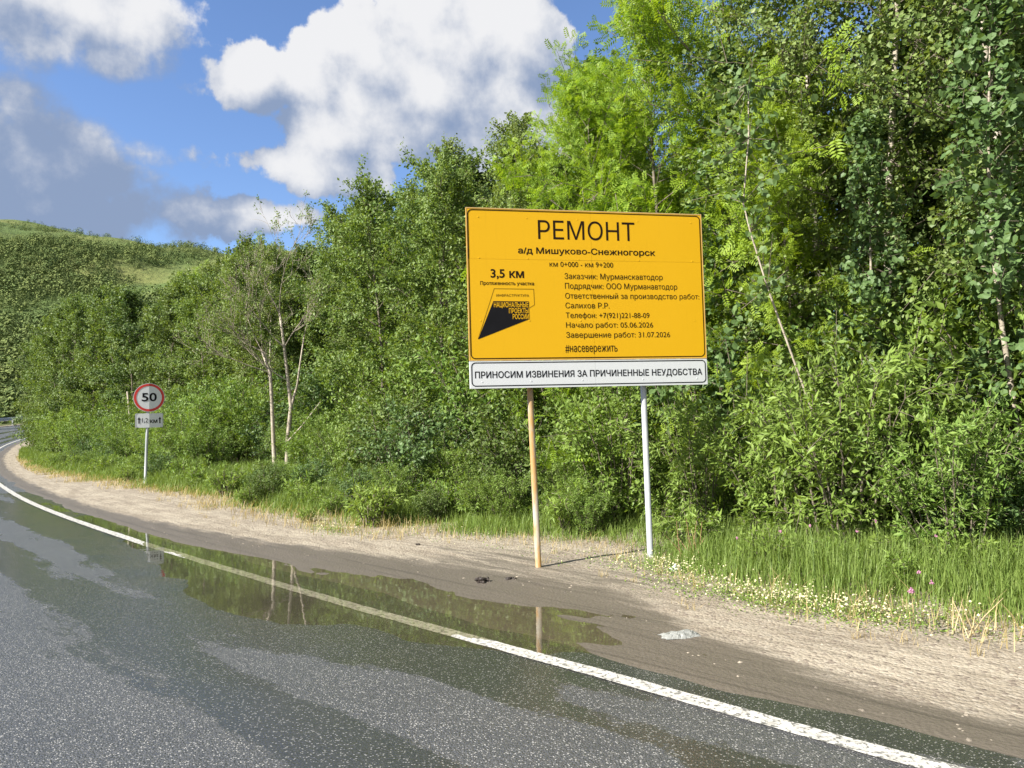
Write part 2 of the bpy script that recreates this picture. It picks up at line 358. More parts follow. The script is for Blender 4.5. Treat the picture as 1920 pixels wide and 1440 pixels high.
me = npmesh('shoulder', v, [f], M['sand'], True); put_st(me, a, b, {'damp': a*0}); tag(link('shoulder', me), kind='structure')

# standing water
m, t_ = mat('muddy_water'); co = t_.add('ShaderNodeTexCoord').outputs['Object']
n = t_.add('ShaderNodeBump', inp={'Height': t_.math('ADD', t_.noise(t_.mapping(co, (1, 1, 1)), 5, 3, .5), t_.math('MULTIPLY', t_.noise(co, 38, 2, .5), .10)), 'Distance': .005, 'Strength': .12}).outputs[0]
fr = t_.math('MULTIPLY_ADD', t_.math('POWER', t_.add('ShaderNodeLayerWeight', inp={'Blend': .5, 'Normal': n}).outputs['Facing'], 3.9), .97, .025)
gl = t_.add('ShaderNodeBsdfGlossy', inp={0: (1, 1, 1, 1), 'Roughness': .02, 'Normal': n})
tp = t_.add('ShaderNodeBsdfTransparent', inp={0: (.93, .90, .82, 1)}); df = t_.add('ShaderNodeBsdfDiffuse', inp={0: (.13, .112, .068, 1)})
body = t_.add('ShaderNodeMixShader', inp={0: .22, 1: tp.outputs[0], 2: df.outputs[0]})
sh = t_.add('ShaderNodeMixShader', inp={0: fr, 1: body.outputs[0], 2: gl.outputs[0]}); finish(m, t_, sh.outputs[0]); M['water'] = m
ss = np.arange(-2.6, 17, .2); ts = np.linspace(-1.1, 1.6, 14)
a, b = np.meshgrid(ss, ts, indexing='ij'); x, y = pt(a.ravel(), b.ravel()); n_, m_ = a.shape; i = np.arange(n_*m_).reshape(n_, m_)
f = np.stack([i[:-1, :-1], i[:-1, 1:], i[1:, 1:], i[1:, :-1]], -1).reshape(-1, 4)
keep = (pool(a, b) > -.45).ravel()[f].any(1)
tag(link('puddle', npmesh('puddle', np.c_[x, y, np.full(len(x), ZW)], [f[keep]], M['water'], True)), kind='structure')

# forest floor and open ground out to the horizon
m, t_ = mat('forest_floor'); co = t_.add('ShaderNodeTexCoord').outputs['Object']
n = t_.noise(co, .9, 7, .65); n2 = t_.noise(co, 12, 5, .7)
c = t_.mix(t_.ramp(n, .35, .65), (.055, .07, .025), (.095, .12, .035)); c = t_.mix(t_.math('MULTIPLY', n2, .5), c, (.09, .07, .045))
bmp = t_.add('ShaderNodeBump', inp={'Height': n2, 'Distance': .06, 'Strength': .8}); finish(m, t_, princ(t_, c, .95, .1, normal=bmp.outputs[0]).outputs[0]); M['floor'] = m
gx = np.concatenate([-np.geomspace(2500, 62, 26), np.arange(-60, 42, 1.), np.geomspace(42, 2500, 26)])
gy = np.concatenate([-np.geomspace(2500, 22, 24), np.arange(-20, 92, 1.), np.geomspace(92, 2500, 26)])
a, b = np.meshgrid(gx, gy, indexing='ij'); s, t = st(a.ravel(), b.ravel())
z = height(np.clip(s, -60, 130), np.clip(t, -200, 200)); z = np.clip(z, -2, 9)+.25*fbm(a.ravel()*.12, b.ravel()*.12, 4, 2)*sstep(np.abs(t+2), 8, 14)
z -= .16*(1-sstep(t, 3.4, 5.2))*sstep(t, -13, -10.5); z -= .0
far = np.hypot(a.ravel(), b.ravel()); z = z*(1-sstep(far, 120, 300))+2*sstep(far, 120, 300)
i = np.arange(a.size).reshape(a.shape); f = np.stack([i[:-1, :-1], i[1:, :-1], i[1:, 1:], i[:-1, 1:]], -1).reshape(-1, 4)
tag(link('ground', npmesh('ground', np.c_[a.ravel(), b.ravel(), z], [f], M['floor'], True)), kind='structure')

# hill beyond the bend
def hill_z(x, y):
    rid = np.interp(x, [-900, -600, -400, -233, -185, -141, -60, 60, 200, 500], [48, 80, 87, 84, 81.5, 78, 66, 45, 18, 0])
    k = np.clip((y-85)/(345-85), 0, 1); prof = np.sin(k*math.pi/2)**1.25
    back = 1-.35*sstep(y, 350, 700)
    return rid*prof*back+(fbm(x*.02, y*.02, 4, 31)*9+fbm(x*.006+5, y*.006, 2, 8)*14)*prof*(1-sstep(y, 300, 345))+fbm(x*.03, x*0, 3, 2)*4.*prof-2.5
m, t_ = mat('hill_heath'); co = t_.add('ShaderNodeTexCoord').outputs['Object']
n = t_.noise(t_.mapping(co, (.02, .02, .05)), 1.0, 7, .62, .4); n2 = t_.noise(co, .35, 5, .7)
c = t_.mix(t_.ramp(n, .38, .62), (.085, .125, .04), (.155, .172, .06)); c = t_.mix(t_.math('MULTIPLY', t_.ramp(n2, .5, .7), .5), c, (.075, .11, .035))
bmp = t_.add('ShaderNodeBump', inp={'Height': n2, 'Distance': 1.5, 'Strength': .8}); finish(m, t_, princ(t_, c, .95, .1, normal=bmp.outputs[0]).outputs[0])
gx = np.concatenate([np.linspace(-900, -320, 30), np.linspace(-315, 20, 120), np.linspace(30, 500, 24)]); gy = np.concatenate([np.linspace(80, 370, 110), np.linspace(380, 900, 20)])
a, b = np.meshgrid(gx, gy, indexing='ij'); i = np.arange(a.size).reshape(a.shape); f = np.stack([i[:-1, :-1], i[1:, :-1], i[1:, 1:], i[:-1, 1:]], -1).reshape(-1, 4)
tag(link('hill', npmesh('hill', np.c_[a.ravel(), b.ravel(), hill_z(a.ravel(), b.ravel())], [f], m, True)), kind='structure')

# ------------------------------------------------------------------ leaves
def frames(ax, nr):
    ax = ax/(np.linalg.norm(ax, axis=1)[:, None]+1e-9); sd = np.cross(nr, ax); sd /= np.linalg.norm(sd, axis=1)[:, None]+1e-9
    return ax, sd, np.cross(ax, sd)
T_LANCE = (np.array([[0, 0, 0], [.45, .5, .10], [1, 0, -.06], [.45, -.5, .10]]), np.array([[0, 2, 1], [0, 3, 2]]))
T_OVATE = (np.array([[0, 0, 0], [.22, .42, .08], [.6, .44, .07], [1, 0, -.05], [.6, -.44, .07], [.22, -.42, .08]]), np.array([[0, 3, 2, 1], [0, 5, 4, 3]]))
T_BIRCH = (np.array([[0, 0, 0], [.36, .5, .06], [1, 0, -.06], [.36, -.5, .06]]), np.array([[0, 2, 1], [0, 3, 2]]))
def pinnate(k=5):
    V, Fc = [], []; tv, tf = T_LANCE
    def put(o, d, L, W, zz):
        d = np.array(d)/np.linalg.norm(d); sd = np.array([-d[1], d[0], 0]); i = sum(len(x) for x in V)
        V.append(np.array(o)+tv[:, :1]*L*d+tv[:, 1:2]*W*sd+tv[:, 2:]*W*np.array([0, 0, 1])+np.array([0, 0, zz])); Fc.append(tf+i)
    for j in range(k):
        u = .18+.72*j/(k-1); L = .36-.08*abs(j-k*.45)/k
        for sgn in (-1, 1): put((u, 0, -.10*u*u), (.42, sgn, 0), L, .13, 0)
    put((.92, 0, -.1), (1, 0, 0), .3, .13, 0)
    return np.concatenate(V), np.concatenate(Fc)
T_ROWAN = pinnate()
def leaf_mesh(name, pos, ax, nr, L, W, tpl, mt):
    ax, sd, up_ = frames(ax, nr); tv, tf = tpl; n, k = len(pos), len(tv)
    L = np.broadcast_to(L, n)[:, None, None]; W = np.broadcast_to(W, n)[:, None, None]
    v = pos[:, None]+tv[None, :, :1]*L*ax[:, None]+tv[None, :, 1:2]*W*sd[:, None]+tv[None, :, 2:]*W*up_[:, None]
    f = (tf[None]+(np.arange(n)*k)[:, None, None]).reshape(-1, tf.shape[1])
    return npmesh(name, v.reshape(-1, 3), [f], mt)
def unit(v): return v/(np.linalg.norm(v, axis=-1, keepdims=True)+1e-9)
def leaves_on(rg, tw0, tw1, n, spread, L, W, droop, tpl, mt, name, upbias=.75, center=None):
    k = len(tw0); idx = np.repeat(np.arange(k), n); u = rg.random(len(idx))**.8
    p = tw0[idx]+(tw1-tw0)[idx]*u[:, None]+rg.normal(0, spread, (len(idx), 3))
    d = unit((tw1-tw0)[idx]); ax = unit(d*.55+rg.normal(0, .6, p.shape)+np.array([0, 0, -droop]))
    out = np.zeros_like(p)
    if center is not None: out = unit(p-center[None]*np.array([1, 1, 0])-np.array([0, 0, 1])*p[:, 2:]*1.0)
    tn = unit(np.array([0, 0, upbias])+rg.normal(0, .55, (k, 3)))[idx]; nr = unit(tn+out*.45+rg.normal(0, .26, p.shape))
    sc = rg.uniform(.55, 1.25, len(p)); keep = p[:, 2] > .03
    return leaf_mesh(name, p[keep], ax[keep], nr[keep], (L*sc)[keep], (W*sc)[keep], tpl, mt)

def grow_tree(seed, H, base, Rm, shape, nb, nt, nleaf, L, W, tpl, lm, bm, elev=(15, 60), droop=.3, spread=.06, twig=.5, trunk_r=.055, wob=.18, lean=(0, 0), bare=False):
    rg = np.random.default_rng(seed); mb = MB(); tk = MB()
    z = np.linspace(0, 1, 12); ph = rg.uniform(0, 6.3, 4)
    tx = wob*(np.sin(z*5+ph[0])-np.sin(ph[0]))*z**.6+lean[0]*z**1.3*H; ty = wob*(np.sin(z*4+ph[1])-np.sin(ph[1]))*z**.6+lean[1]*z**1.3*H
    tp_ = np.c_[tx, ty, z*H*.97-.06*(z == 0)]; tk.tube(tp_, trunk_r*(1-z*.88)*(1+.35*np.exp(-z*18)), 8)
    A0, A1 = [], []
    for i in range(nb):
        hr = (i+rg.random())/nb; h = base+(1-base)*hr
        p0 = np.array([np.interp(h, z, tp_[:, k]) for k in range(3)])
        az_ = i*2.39996+rg.normal(0, .35); e0 = R(elev[0]+(elev[1]-elev[0])*hr+rg.normal(0, 9)); Lb = max(.22, Rm*shape(hr)*rg.uniform(.62, 1.18)*(1+.28*math.sin(az_*2+ph[2]+hr*7)))
        k = np.linspace(0, 1, 6); e = e0+(R(rg.uniform(-25, 28)))*k
        st_ = Lb/5; d = np.c_[np.cos(az_+rg.normal(0, .12, 6).cumsum())*np.cos(e), np.sin(az_+rg.normal(0, .12, 6).cumsum())*np.cos(e), np.sin(e)]
        bp = p0+np.concatenate([[np.zeros(3)], np.cumsum(d[:-1]*st_, 0)]); bp[:, 2] -= droop*.12*Lb*k**2
        mb.tube(bp, np.maximum(trunk_r*.30*(1-h*.6)*(1-k*.85), .0025), 5, False)
        m_ = max(3, int(round(nt*(.45+.55*Lb/max(Rm, .01)))))
        for j in range(m_):
            u = .22+.78*(j+rg.random())/m_ if j < m_-1 else 1.0
            q0 = np.array([np.interp(u, k, bp[:, c]) for c in range(3)]); bd = unit(bp[-1]-bp[0])
            td = unit(bd*.7+rg.normal(0, .55, 3)+np.array([0, 0, .18])); tl = twig*rg.uniform(.55, 1.25)*(.6+.4*Lb/Rm)
            A0.append(q0); A1.append(q0+td*tl); mb.tube(np.array([q0, q0+td*tl*.55, q0+td*tl]), [.006, .004, .002], 3, False)
            if bare:
                for _ in range(3):
                    o = q0+td*tl*rg.uniform(.2, .9); e2 = o+unit(td+rg.normal(0, .5, 3))*tl*.6; mb.tube(np.array([o, (o+e2)/2+rg.normal(0, .02, 3), e2]), [.004, .003, .0015], 3, False)
    for j in range(5):
        A0.append(tp_[-1]-np.array([0, 0, .3])); A1.append(tp_[-1]+np.array([rg.normal(0, .12), rg.normal(0, .12), rg.uniform(.05, .4)]))
    A0, A1 = np.array(A0), np.array(A1)
    cr = leaves_on(rg, A0, A1, nleaf, spread, L, W, droop, tpl, lm, 'crown', center=np.array([0, 0, 0.]))
    return tk.mesh('trunk', bm, True), cr, mb.mesh('branches', M['greybark'], True)
def grow_shrub(seed, H, Rm, ns, nt, nleaf, L, W, tpl, lm, bm, droop=.15, spread=.04, twig=.35, low=.12):
    rg = np.random.default_rng(seed); mb = MB(); A0, A1 = [], []
    for i in range(ns):
        az_ = i*2.39996+rg.normal(0, .3); rr = Rm*math.sqrt((i+.5)/ns); hh = H*rg.uniform(.62, 1.05)*(1-.28*(rr/Rm)**2)
        k = np.linspace(0, 1, 7); b0 = np.array([math.cos(az_), math.sin(az_), 0])*rr*.35
        p = b0+np.c_[np.cos(az_)*rr*.72*k**1.25, np.sin(az_)*rr*.72*k**1.25, hh*np.sin(k*1.35)/math.sin(1.35)]+rg.normal(0, .025, (7, 3))*k[:, None]; p[0, 2] = -.05
        mb.tube(p, .013*(1-k*.85), 4, False)
        for j in range(nt):
            u = low+(1-low)*(j+rg.random())/nt; q0 = np.array([np.interp(u, k, p[:, c]) for c in range(3)])
            td = unit(np.array([math.cos(az_), math.sin(az_), 0])*.35+rg.normal(0, .6, 3)+np.array([0, 0, .45])); tl = twig*rg.uniform(.5, 1.3)
            A0.append(q0); A1.append(q0+td*tl); mb.tube(np.array([q0, q0+td*tl]), [.004, .002], 3, False)
    return mb.mesh('stem', bm, True), leaves_on(rg, np.array(A0), np.array(A1), nleaf, spread, L, W, droop, tpl, lm, 'foliage', upbias=.7)
cone = lambda h: (1-h)**.75*1.0+.10
egg = lambda h: math.sin(math.pi*(.18+.78*h))**.8
full = lambda h: max(.25, math.sin(math.pi*(.30+.66*h))**.55)
PROTO = {}
def proto(kind, variants): PROTO[kind] = variants
proto('birch', [grow_tree(11+i, 8.2, .08, 1.6, egg, 66, 8, 64, .056, .046, T_BIRCH, M['birch'], M['birchbark'], (5, 62), .55, .055, .55, .06) for i in range(2)])
proto('willow', [grow_tree(21+i, 7.2, .04, 1.8, full, 60, 8, 56, .090, .054, T_LANCE, M['willow'], M['greybark'], (0, 65), .2, .062, .55, .055) for i in range(3)])
proto('dark', [grow_tree(31+i, 7.0, .05, 1.6, egg, 56, 8, 44, .092, .070, T_OVATE, M['dark'], M['greybark'], (5, 68), .25, .062, .55, .05) for i in range(2)])
proto('aspen', [grow_tree(41+i, 7.2, .10, 1.15, cone, 46, 6, 22, .095, .090, T_OVATE, M['aspen'], M['palebark'], (12, 60), .55, .075, .45, .045) for i in range(2)])
proto('rowan', [grow_tree(51+i, 7.4, .08, 1.75, full, 60, 7, 18, .165, .16, T_ROWAN, M['rowan'], M['greybark'], (5, 55), .18, .06, .5, .05) for i in range(2)])
proto('shrub', [grow_shrub(61+i, 2.0, 1.05, 32, 9, 32, .070, .037, T_LANCE, M['shrub'], M['greybark']) for i in range(3)])
proto('broad', [grow_shrub(65+i, 2.0, 1.0, 28, 9, 24, .068, .054, T_OVATE, M['aspen' if i else 'dark'], M['greybark'], .3) for i in range(2)])
proto('osier', [grow_shrub(71+i, 2.1, .95, 30, 10, 26, .095, .028, T_LANCE, M['osier'], M['greybark'], .25) for i in range(2)])
proto('herb', [grow_shrub(81+i, .62, .34, 16, 7, 9, .095, .024, T_LANCE, M['herb'], M['greybark'], .1, .015, .10) for i in range(2)])

seen_first = {}
def place(kind, name, parts, x, y, label, cat, group=None, H=1.0, rz=None, var=None, tilt=(0, 0), sxy=None):
    vs_ = PROTO[kind]; vi = int(rng.integers(len(vs_))) if var is None else var
    wood, crown = vs_[vi][:2]
    root = empty(name, (float(x), float(y), float(gz(x, y)[0])-.02), rng.uniform(0, 6.28) if rz is None else rz)
    root.rotation_euler[0], root.rotation_euler[1] = tilt; root.scale = ((sxy or H), (sxy or H), H)
    link(parts[0], wood, root)
    link(parts[1], crown, root)
    if len(vs_[vi]) > 2: link('branches', vs_[vi][2], root)
    return tag(root, label, cat, group)
TP = ('trunk', 'crown'); SP = ('stem', 'foliage')
LBL = {'birch': ('birch_tree', 'small-leaved birch with pale trunk in the roadside wood', 'birches of the roadside wood'),
       'willow': ('willow_tree', 'mid green bushy willow in the roadside wood', 'willows of the roadside wood'),
       'dark': ('alder_tree', 'dark green dense tree in the roadside wood', 'dark trees of the roadside wood'),
       'aspen': ('aspen_tree', 'slim aspen with round bluish leaves and pointed top', 'aspens of the roadside wood'),
       'rowan': ('rowan_tree', 'bright yellow-green feathery rowan in the roadside wood', 'rowans of the roadside wood')}
def where(s):
    for lim, w_ in ((-1, 'right of the bright willow shrubs'), (1.2, 'above the bright willow shrubs'), (4.2, "by the yellow board's right edge"), (8.5, 'directly behind the yellow board'), (14.5, 'between yellow board and bare tree'),
                    (19, 'behind the bare pale tree'), (27, 'between bare tree and speed sign'), (40, 'just beyond the speed sign')):
        if s < lim: return w_
    return 'where the road bends away'
LOOK = {'birch': 'small-leaved birch', 'willow': 'mid green bushy willow', 'dark': 'dark green dense alder', 'aspen': 'slim round-leaved aspen', 'rowan': 'yellow-green feathery rowan'}
def tree(kind, s, t, H, **kw):
    x, y = pt(s, t); n, l, gr = LBL[kind]; row_ = 'front row' if t < 7 else 'back rows'
    l = f'{LOOK[kind]} in the {row_} {where(s)}'; gr = f'{row_}: {LOOK[kind]}s {where(s)}'; base = {'birch': 8.2, 'willow': 7.2, 'dark': 7.0, 'aspen': 7.2, 'rowan': 7.4}[kind]
    return place(kind, n, TP, x, y, kw.pop('label', l), 'tree', kw.pop('group', gr), H/base, **kw)
# front row, picked to follow the skyline
front = [('birch', -3.2, 6.0, 9.0), ('birch', -1.5, 5.7, 9.0), ('aspen', -1.7, 4.8, 5.2), ('birch', -.1, 5.9, 8.8), ('aspen', -.2, 4.9, 4.3), ('birch', 1.0, 6.4, 8.6), ('rowan', .9, 5.2, 4.6), ('rowan', 1.9, 6.4, 8.1),
         ('aspen', 1.5, 5.6, 5.8), ('rowan', 2.7, 5.9, 7.2), ('rowan', 3.6, 5.6, 6.1), ('rowan', 4.4, 6.6, 6.6), ('aspen', 5.3, 7.4, 7.4), ('aspen', 6.2, 8.2, 7.5), ('willow', 5.0, 5.7, 4.9), ('willow', 6.4, 5.9, 5.6),
         ('birch', 7.6, 7.2, 7.1), ('willow', 8.2, 5.7, 5.6), ('willow', 9.6, 6.6, 6.4), ('birch', 10.2, 7.6, 7.2), ('willow', 11.2, 6.0, 6.2), ('willow', 12.6, 7.4, 6.6), ('willow', 14.6, 7.6, 6.4),
         ('birch', 15.5, 8.2, 7.0), ('willow', 17.4, 8.0, 6.0), ('dark', 19.4, 7.8, 6.4), ('willow', 21.0, 6.4, 6.3), ('dark', 23.0, 7.2, 7.2), ('willow', 24.6, 6.2, 6.2), ('willow', 26.8, 6.6, 6.6),
         ('dark', 29., 6.0, 6.4), ('willow', 31.4, 6.4, 7.2), ('dark', 33.5, 5.4, 7.2), ('willow', 36, 5.0, 7.4), ('dark', 38.5, 4.3, 7.8), ('willow', 40.5, 3.7, 7.6), ('dark', 42.5, 3.4, 7.6), ('willow', 44.5, 3.1, 7.0), ('dark', 46, 4.6, 8.4), ('willow', 47, 3.0, 6.6), ('dark', 49.5, 3.1, 7.0), ('willow', 51, 4.6, 8.0), ('dark', 53, 3.4, 7.4), ('willow', 57, 4.0, 7.6), ('dark', 61, 4.4, 7.8)]
for k_, s, t, H in front: tree(k_, s+rng.normal(0, .1), t+rng.normal(0, .1), H)
for row, (t0, dz) in enumerate(((8.4, 0), (10.6, .2), (12.8, .2), (15.4, 0))):
    s = -6.0+row*.9
    while s < (60 if row == 0 else 46):
        k_ = rng.choice(['birch', 'willow', 'dark', 'aspen', 'rowan'], p=[.42, .26, .12, .12, .08]) if s > 4 else rng.choice(['birch', 'rowan', 'dark'], p=[.5, .1, .4] if row < 2 else [.2, 0, .8])
        H = (9.2 if s < 2.0 else 7.0 if s < 30 else 7.6)+dz+rng.normal(0, .45)-(.5 if 4 < s < 9 else 0)
        tree(k_, s+rng.normal(0, .3), t0+rng.normal(0, .5), H)
        s += rng.uniform(1.5, 2.2)*(1.25 if s > 25 else 1)
# trees standing across the road at the bend
for s, t, H in ((70, -16, 8.5), (76, -15, 9), (82, -14.5, 9), (88, -14, 9), (73, -20, 9.5), (80, -19, 10), (95, -13, 9), (64, -19, 8)):
    tree('dark', s, t, H, label='dark tree standing behind the guardrail at the road bend', group='trees behind the guardrail')

# shrubs along the wood's edge
def shrub(kind, s, t, H, label, group):
    x, y = pt(s, t); return place(kind, 'shrub' if kind != 'herb' else 'wild_herb', SP, x, y, label, 'shrub' if kind != 'herb' else 'herb', group, H)
s = -5.0
while s < 60:
    k_ = rng.choice(['osier', 'broad', 'shrub'], p=[.3, .22, .48])
    lab = {'broad': ('broad-leaved darker shrub at the edge of the wood', 'broad-leaved shrubs at the wood edge'), 'osier': ('narrow-leaved yellowish willow shrub at the edge of the wood', 'narrow-leaved shrubs at the wood edge'), 'shrub': ('low leafy green shrub at the edge of the wood', 'leafy shrubs at the wood edge')}[k_]; lab = (lab[0].replace('at the edge of the wood', 'at wood edge ')+where(s), lab[1]+' '+where(s))
    off = .15*math.sin(s*.9)+rng.normal(0, .18)+(1.25 if 9.5 < s < 16.5 else 0)
    shrub(k_, s, 4.0-1.2*float(sstep(s, 28, 42))+off, rng.uniform(.5, 1.0)*(1 if s < 30 else 1.3), *lab); s += rng.uniform(.75, 1.15)*(1 if s < 20 else 1.3)
s = -5.0
while s < 50:
    shrub(rng.choice(['shrub', 'broad'], p=[.7, .3]), s, 5.4+rng.normal(0, .2)+(1.2 if 9.5 < s < 16.5 else 0), rng.uniform(1.0, 1.45), 'tall leafy shrub between front trees '+where(s), 'tall shrubs between the trees '+where(s)); s += rng.uniform(1.2, 1.8)
for s, t, H, lb in ((-.35, 3.75, .98, 'largest bright willow shrub bulging out right of the grey post'), (-1.3, 3.6, .7, 'low bright willow shrub right of the largest willow shrub'), (.25, 3.9, .8, 'medium bright willow shrub just behind the grey post')):
    shrub('osier', s, t, H, lb, 'bright shrubs beside the board')

# ------------------------------------------------------------------ hill woods (a far mass)
def hill_woods():
    rg = np.random.default_rng(5); n = 14000
    y = 90+262*rg.random(n)**.85; x = -y*rg.uniform(.28, .80, n)
    dn = 1.5*fbm(x*.025, y*.014, 4, 12)+.45*(1-sstep(y, 170, 300))+.02; k = (dn > rg.uniform(.14, .72, n)); x, y = x[k], y[k]; n = len(x)
    h = (1.2+3.4*rg.random(n)**2)*(1-.6*sstep(y, 170, 330)); z = hill_z(x, y); P, A, N, L = [], [], [], []
    m = 84
    d = unit(rg.normal(0, 1, (n, m, 3))); r = rg.uniform(.8, 1., (n, m, 1)); off = d*r*np.array([.55, .55, .55]); off[..., 2] += .5
    wide = rg.uniform(.7, 1.15, (n, 1, 1)); sc = np.concatenate([h[:, None, None]*wide]*2+[h[:, None, None]], 2)
    p = (np.c_[x, y, z][:, None]+off*sc).reshape(-1, 3); nr = unit(d.reshape(-1, 3)+rg.normal(0, .16, (n*m, 3))+np.array([0, 0, .35])); ax = unit(np.cross(nr, rg.normal(0, 1, (n*m, 3))))
    Lr = np.repeat(h, m)*rg.uniform(.085, .17, n*m)
    me = leaf_mesh('hill_wood', p-ax*Lr[:, None]*.5, ax, nr, Lr, Lr*.8, T_BIRCH, M['hillwood'])
    at = me.attributes.new('tint', 'FLOAT', 'FACE'); at.data.foreach_set('value', np.repeat(rg.random(n), m*2).astype(np.float32)); return me
tag(link('hill_wood', hill_woods()), 'distant birch scrub covering the green hillside', 'wood', kind='stuff')

# ------------------------------------------------------------------ verge grass
GS = np.array([-8, -2.5, -1, 0, .6, 1.2, 2.0, 2.8, 4.0, 5.5, 7, 9, 12, 16, 20, 30, 50]); GT = np.array([2.0, 2.0, 1.75, 2.05, 2.3, 2.65, 2.75, 2.65, 2.4, 2.05, 2.0, 2.1, 2.3, 2.3, 2.1, 1.4, 1.0])
def blades(rg, s, t, h, wd, lean=.45):
    n = len(s); x, y = pt(s, t); z = height(s, t)-.01; az_ = rg.uniform(0, 6.283, n); le = np.abs(rg.normal(0, lean, n))*h
    sd = np.c_[-np.sin(az_), np.cos(az_), np.zeros(n)]*wd[:, None]; dr = np.c_[np.cos(az_), np.sin(az_), np.zeros(n)]; b = np.c_[x, y, z]
    mid = b+dr*(le*.35)[:, None]+np.c_[np.zeros(n), np.zeros(n), h*.55]; tip = b+dr*le[:, None]+np.c_[np.zeros(n), np.zeros(n), h*rg.uniform(.85, 1.0, n)]
    v = np.stack([b-sd, b+sd, mid+sd*.75, mid-sd*.75, tip], 1).reshape(-1, 3); i = (np.arange(n)*5)[:, None]
    return v, [np.array([[0, 1, 2, 3]])+i, np.array([[3, 2, 4]])+i]
rg = np.random.default_rng(99); n = 260000
s = -6+56*rg.random(n)**1.9; t = 1.3+3.6*rg.random(n); tg = np.interp(s, GS, GT)+.75*fbm(s*1.1, t*1.1, 4, 41)
k = (t > tg)*(rg.random(n) < .12+.88*sstep(t-tg, .0, .7)); s, t, tg = s[k], t[k], tg[k]; n = len(s)
hb = .06+.30*sstep(t-tg, .05, 1.0)+.10*np.clip(fbm(s*.7, t*.9, 3, 3), 0, 1); h = hb*rg.uniform(.5, 1.25, n)*np.interp(s, [-6, 0, 1, 3, 6, 12], [1.1, 1.0, .6, .7, 1.0, 1.15])
v, f = blades(rg, s, t, h, (.0022+.0022*rg.random(n))*np.interp(s, [0, 10, 40], [1, 1.6, 3]))
tag(link('verge_grass', npmesh('verge_grass', v, f, M['grass'])), 'green grass growing along the roadside verge', 'grass', kind='stuff')
n = 42000; s = -6+50*rg.random(n)**1.8; t = 1.2+3.0*rg.random(n); tg = np.interp(s, GS, GT)+.75*fbm(s*1.1, t*1.1, 4, 41)-.22
k = (rg.random(n) < .9*np.exp(-((t-tg-.25)/.34)**2))*(t > tg-.2); s, t = s[k], t[k]; n = len(s)
v, f = blades(rg, s, t, rg.uniform(.05, .24, n)*np.interp(s, [0, 1, 3, 5], [1, .6, .7, 1]), (.0016+.0014*rg.random(n))*np.interp(s, [0, 10, 40], [1, 1.6, 3]), .9)
tag(link('dry_grass', npmesh('dry_grass', v, f, M['straw'])), 'dry straw-coloured grass fringing the sandy shoulder', 'grass', kind='stuff')
n = 70; cs = rg.uniform(-3.5, 14, n); ct = np.interp(cs, GS, GT)-np.abs(rg.normal(0, .35, n)); k = ct > .95; cs, ct = np.repeat(cs[k], 14), np.repeat(ct[k], 14); n = len(cs); cs = cs+rg.normal(0, .035, n); ct = ct+rg.normal(0, .025, n)
v, f = blades(rg, cs, ct, rg.uniform(.03, .14, n), .0012+.0012*rg.random(n), .9)
tag(link('grass_tufts', npmesh('grass_tufts', v, f, M['straw'])), 'sparse dry tufts dotted over the bare sand', 'grass', kind='stuff')
# herbs in the grass
s = -3.5
while s < 34:
    tt = np.interp(s, GS, GT)+(1.0 if s > .8 else 1.35)+rng.normal(0, .35 if s > .8 else .2); shrub('herb', s, float(tt), rng.uniform(.4, 1.1)*(1 if s > .8 else .6), 'leafy green herb in the verge grass '+where(s), 'herbs in the verge '+where(s)); s += rng.uniform(.2, .42)*(1 if s < 10 else 1.7)
for _ in range(46):
    s = 2.2+30*rng.random()**1.2; shrub(rng.choice(['shrub', 'broad', 'osier']), s, float(np.interp(s, GS, GT))+1.15+rng.normal(0, .25), rng.uniform(.2, .42), 'knee-high young bush in the verge grass '+where(s), 'young bushes in the verge '+where(s))
# white clover in flower
ICO = None
def ico():
    p = (1+5**.5)/2; v = np.array([[-1, p, 0], [1, p, 0], [-1, -p, 0], [1, -p, 0], [0, -1, p], [0, 1, p], [0, -1, -p], [0, 1, -p], [p, 0, -1], [p, 0, 1], [-p, 0, -1], [-p, 0, 1]])/math.hypot(1, p)
    f = np.array([[0, 11, 5], [0, 5, 1], [0, 1, 7], [0, 7, 10], [0, 10, 11], [1, 5, 9], [5, 11, 4], [11, 10, 2], [10, 7, 6], [7, 1, 8], [3, 9, 4], [3, 4, 2], [3, 2, 6], [3, 6, 8], [3, 8, 9], [4, 9, 5], [2, 4, 11], [6, 2, 10], [8, 6, 7], [9, 8, 1]])
    return v, f
IV, IF = ico()
def blobs(pos, rad, squash=1.0, jit=.0, rg=rng):
    n = len(pos); v = IV[None]*np.array([1, 1, squash])*(1+rg.normal(0, jit, (n, 12, 1)))
    if jit: v = v*rg.uniform(.6, 1.3, (n, 1, 3))
    v = pos[:, None]+v*np.asarray(rad)[:, None, None]; return v.reshape(-1, 3), [(IF[None]+(np.arange(n)*12)[:, None, None]).reshape(-1, 3)]
M['clover'] = simple('clover_white', (.62, .58, .36), .8, .2, 0, .2, 40); M['pink'] = simple('clover_pink', (.36, .17, .26), .8, .2, 0, .2, 40); M['stalk'] = simple('green_stalk', (.10, .17, .04), .7)
n = 900; s = np.concatenate([rg.normal(-.85, .55, 520), rg.normal(.55, .45, 220), rg.normal(5.5, .35, 90), rg.uniform(-4, 8, 70)]); t = np.concatenate([1.98+rg.normal(0, .16, 520)+0*s[:520], rg.normal(2.42, .16, 220), rg.normal(1.95, .1, 90), 2.4+rg.normal(0, .25, 70)])
x, y = pt(s, t); v, f = blobs(np.c_[x, y, height(s, t)+rg.uniform(.02, .11, n)], rg.uniform(.004, .0085, n), .9, .2, rg)
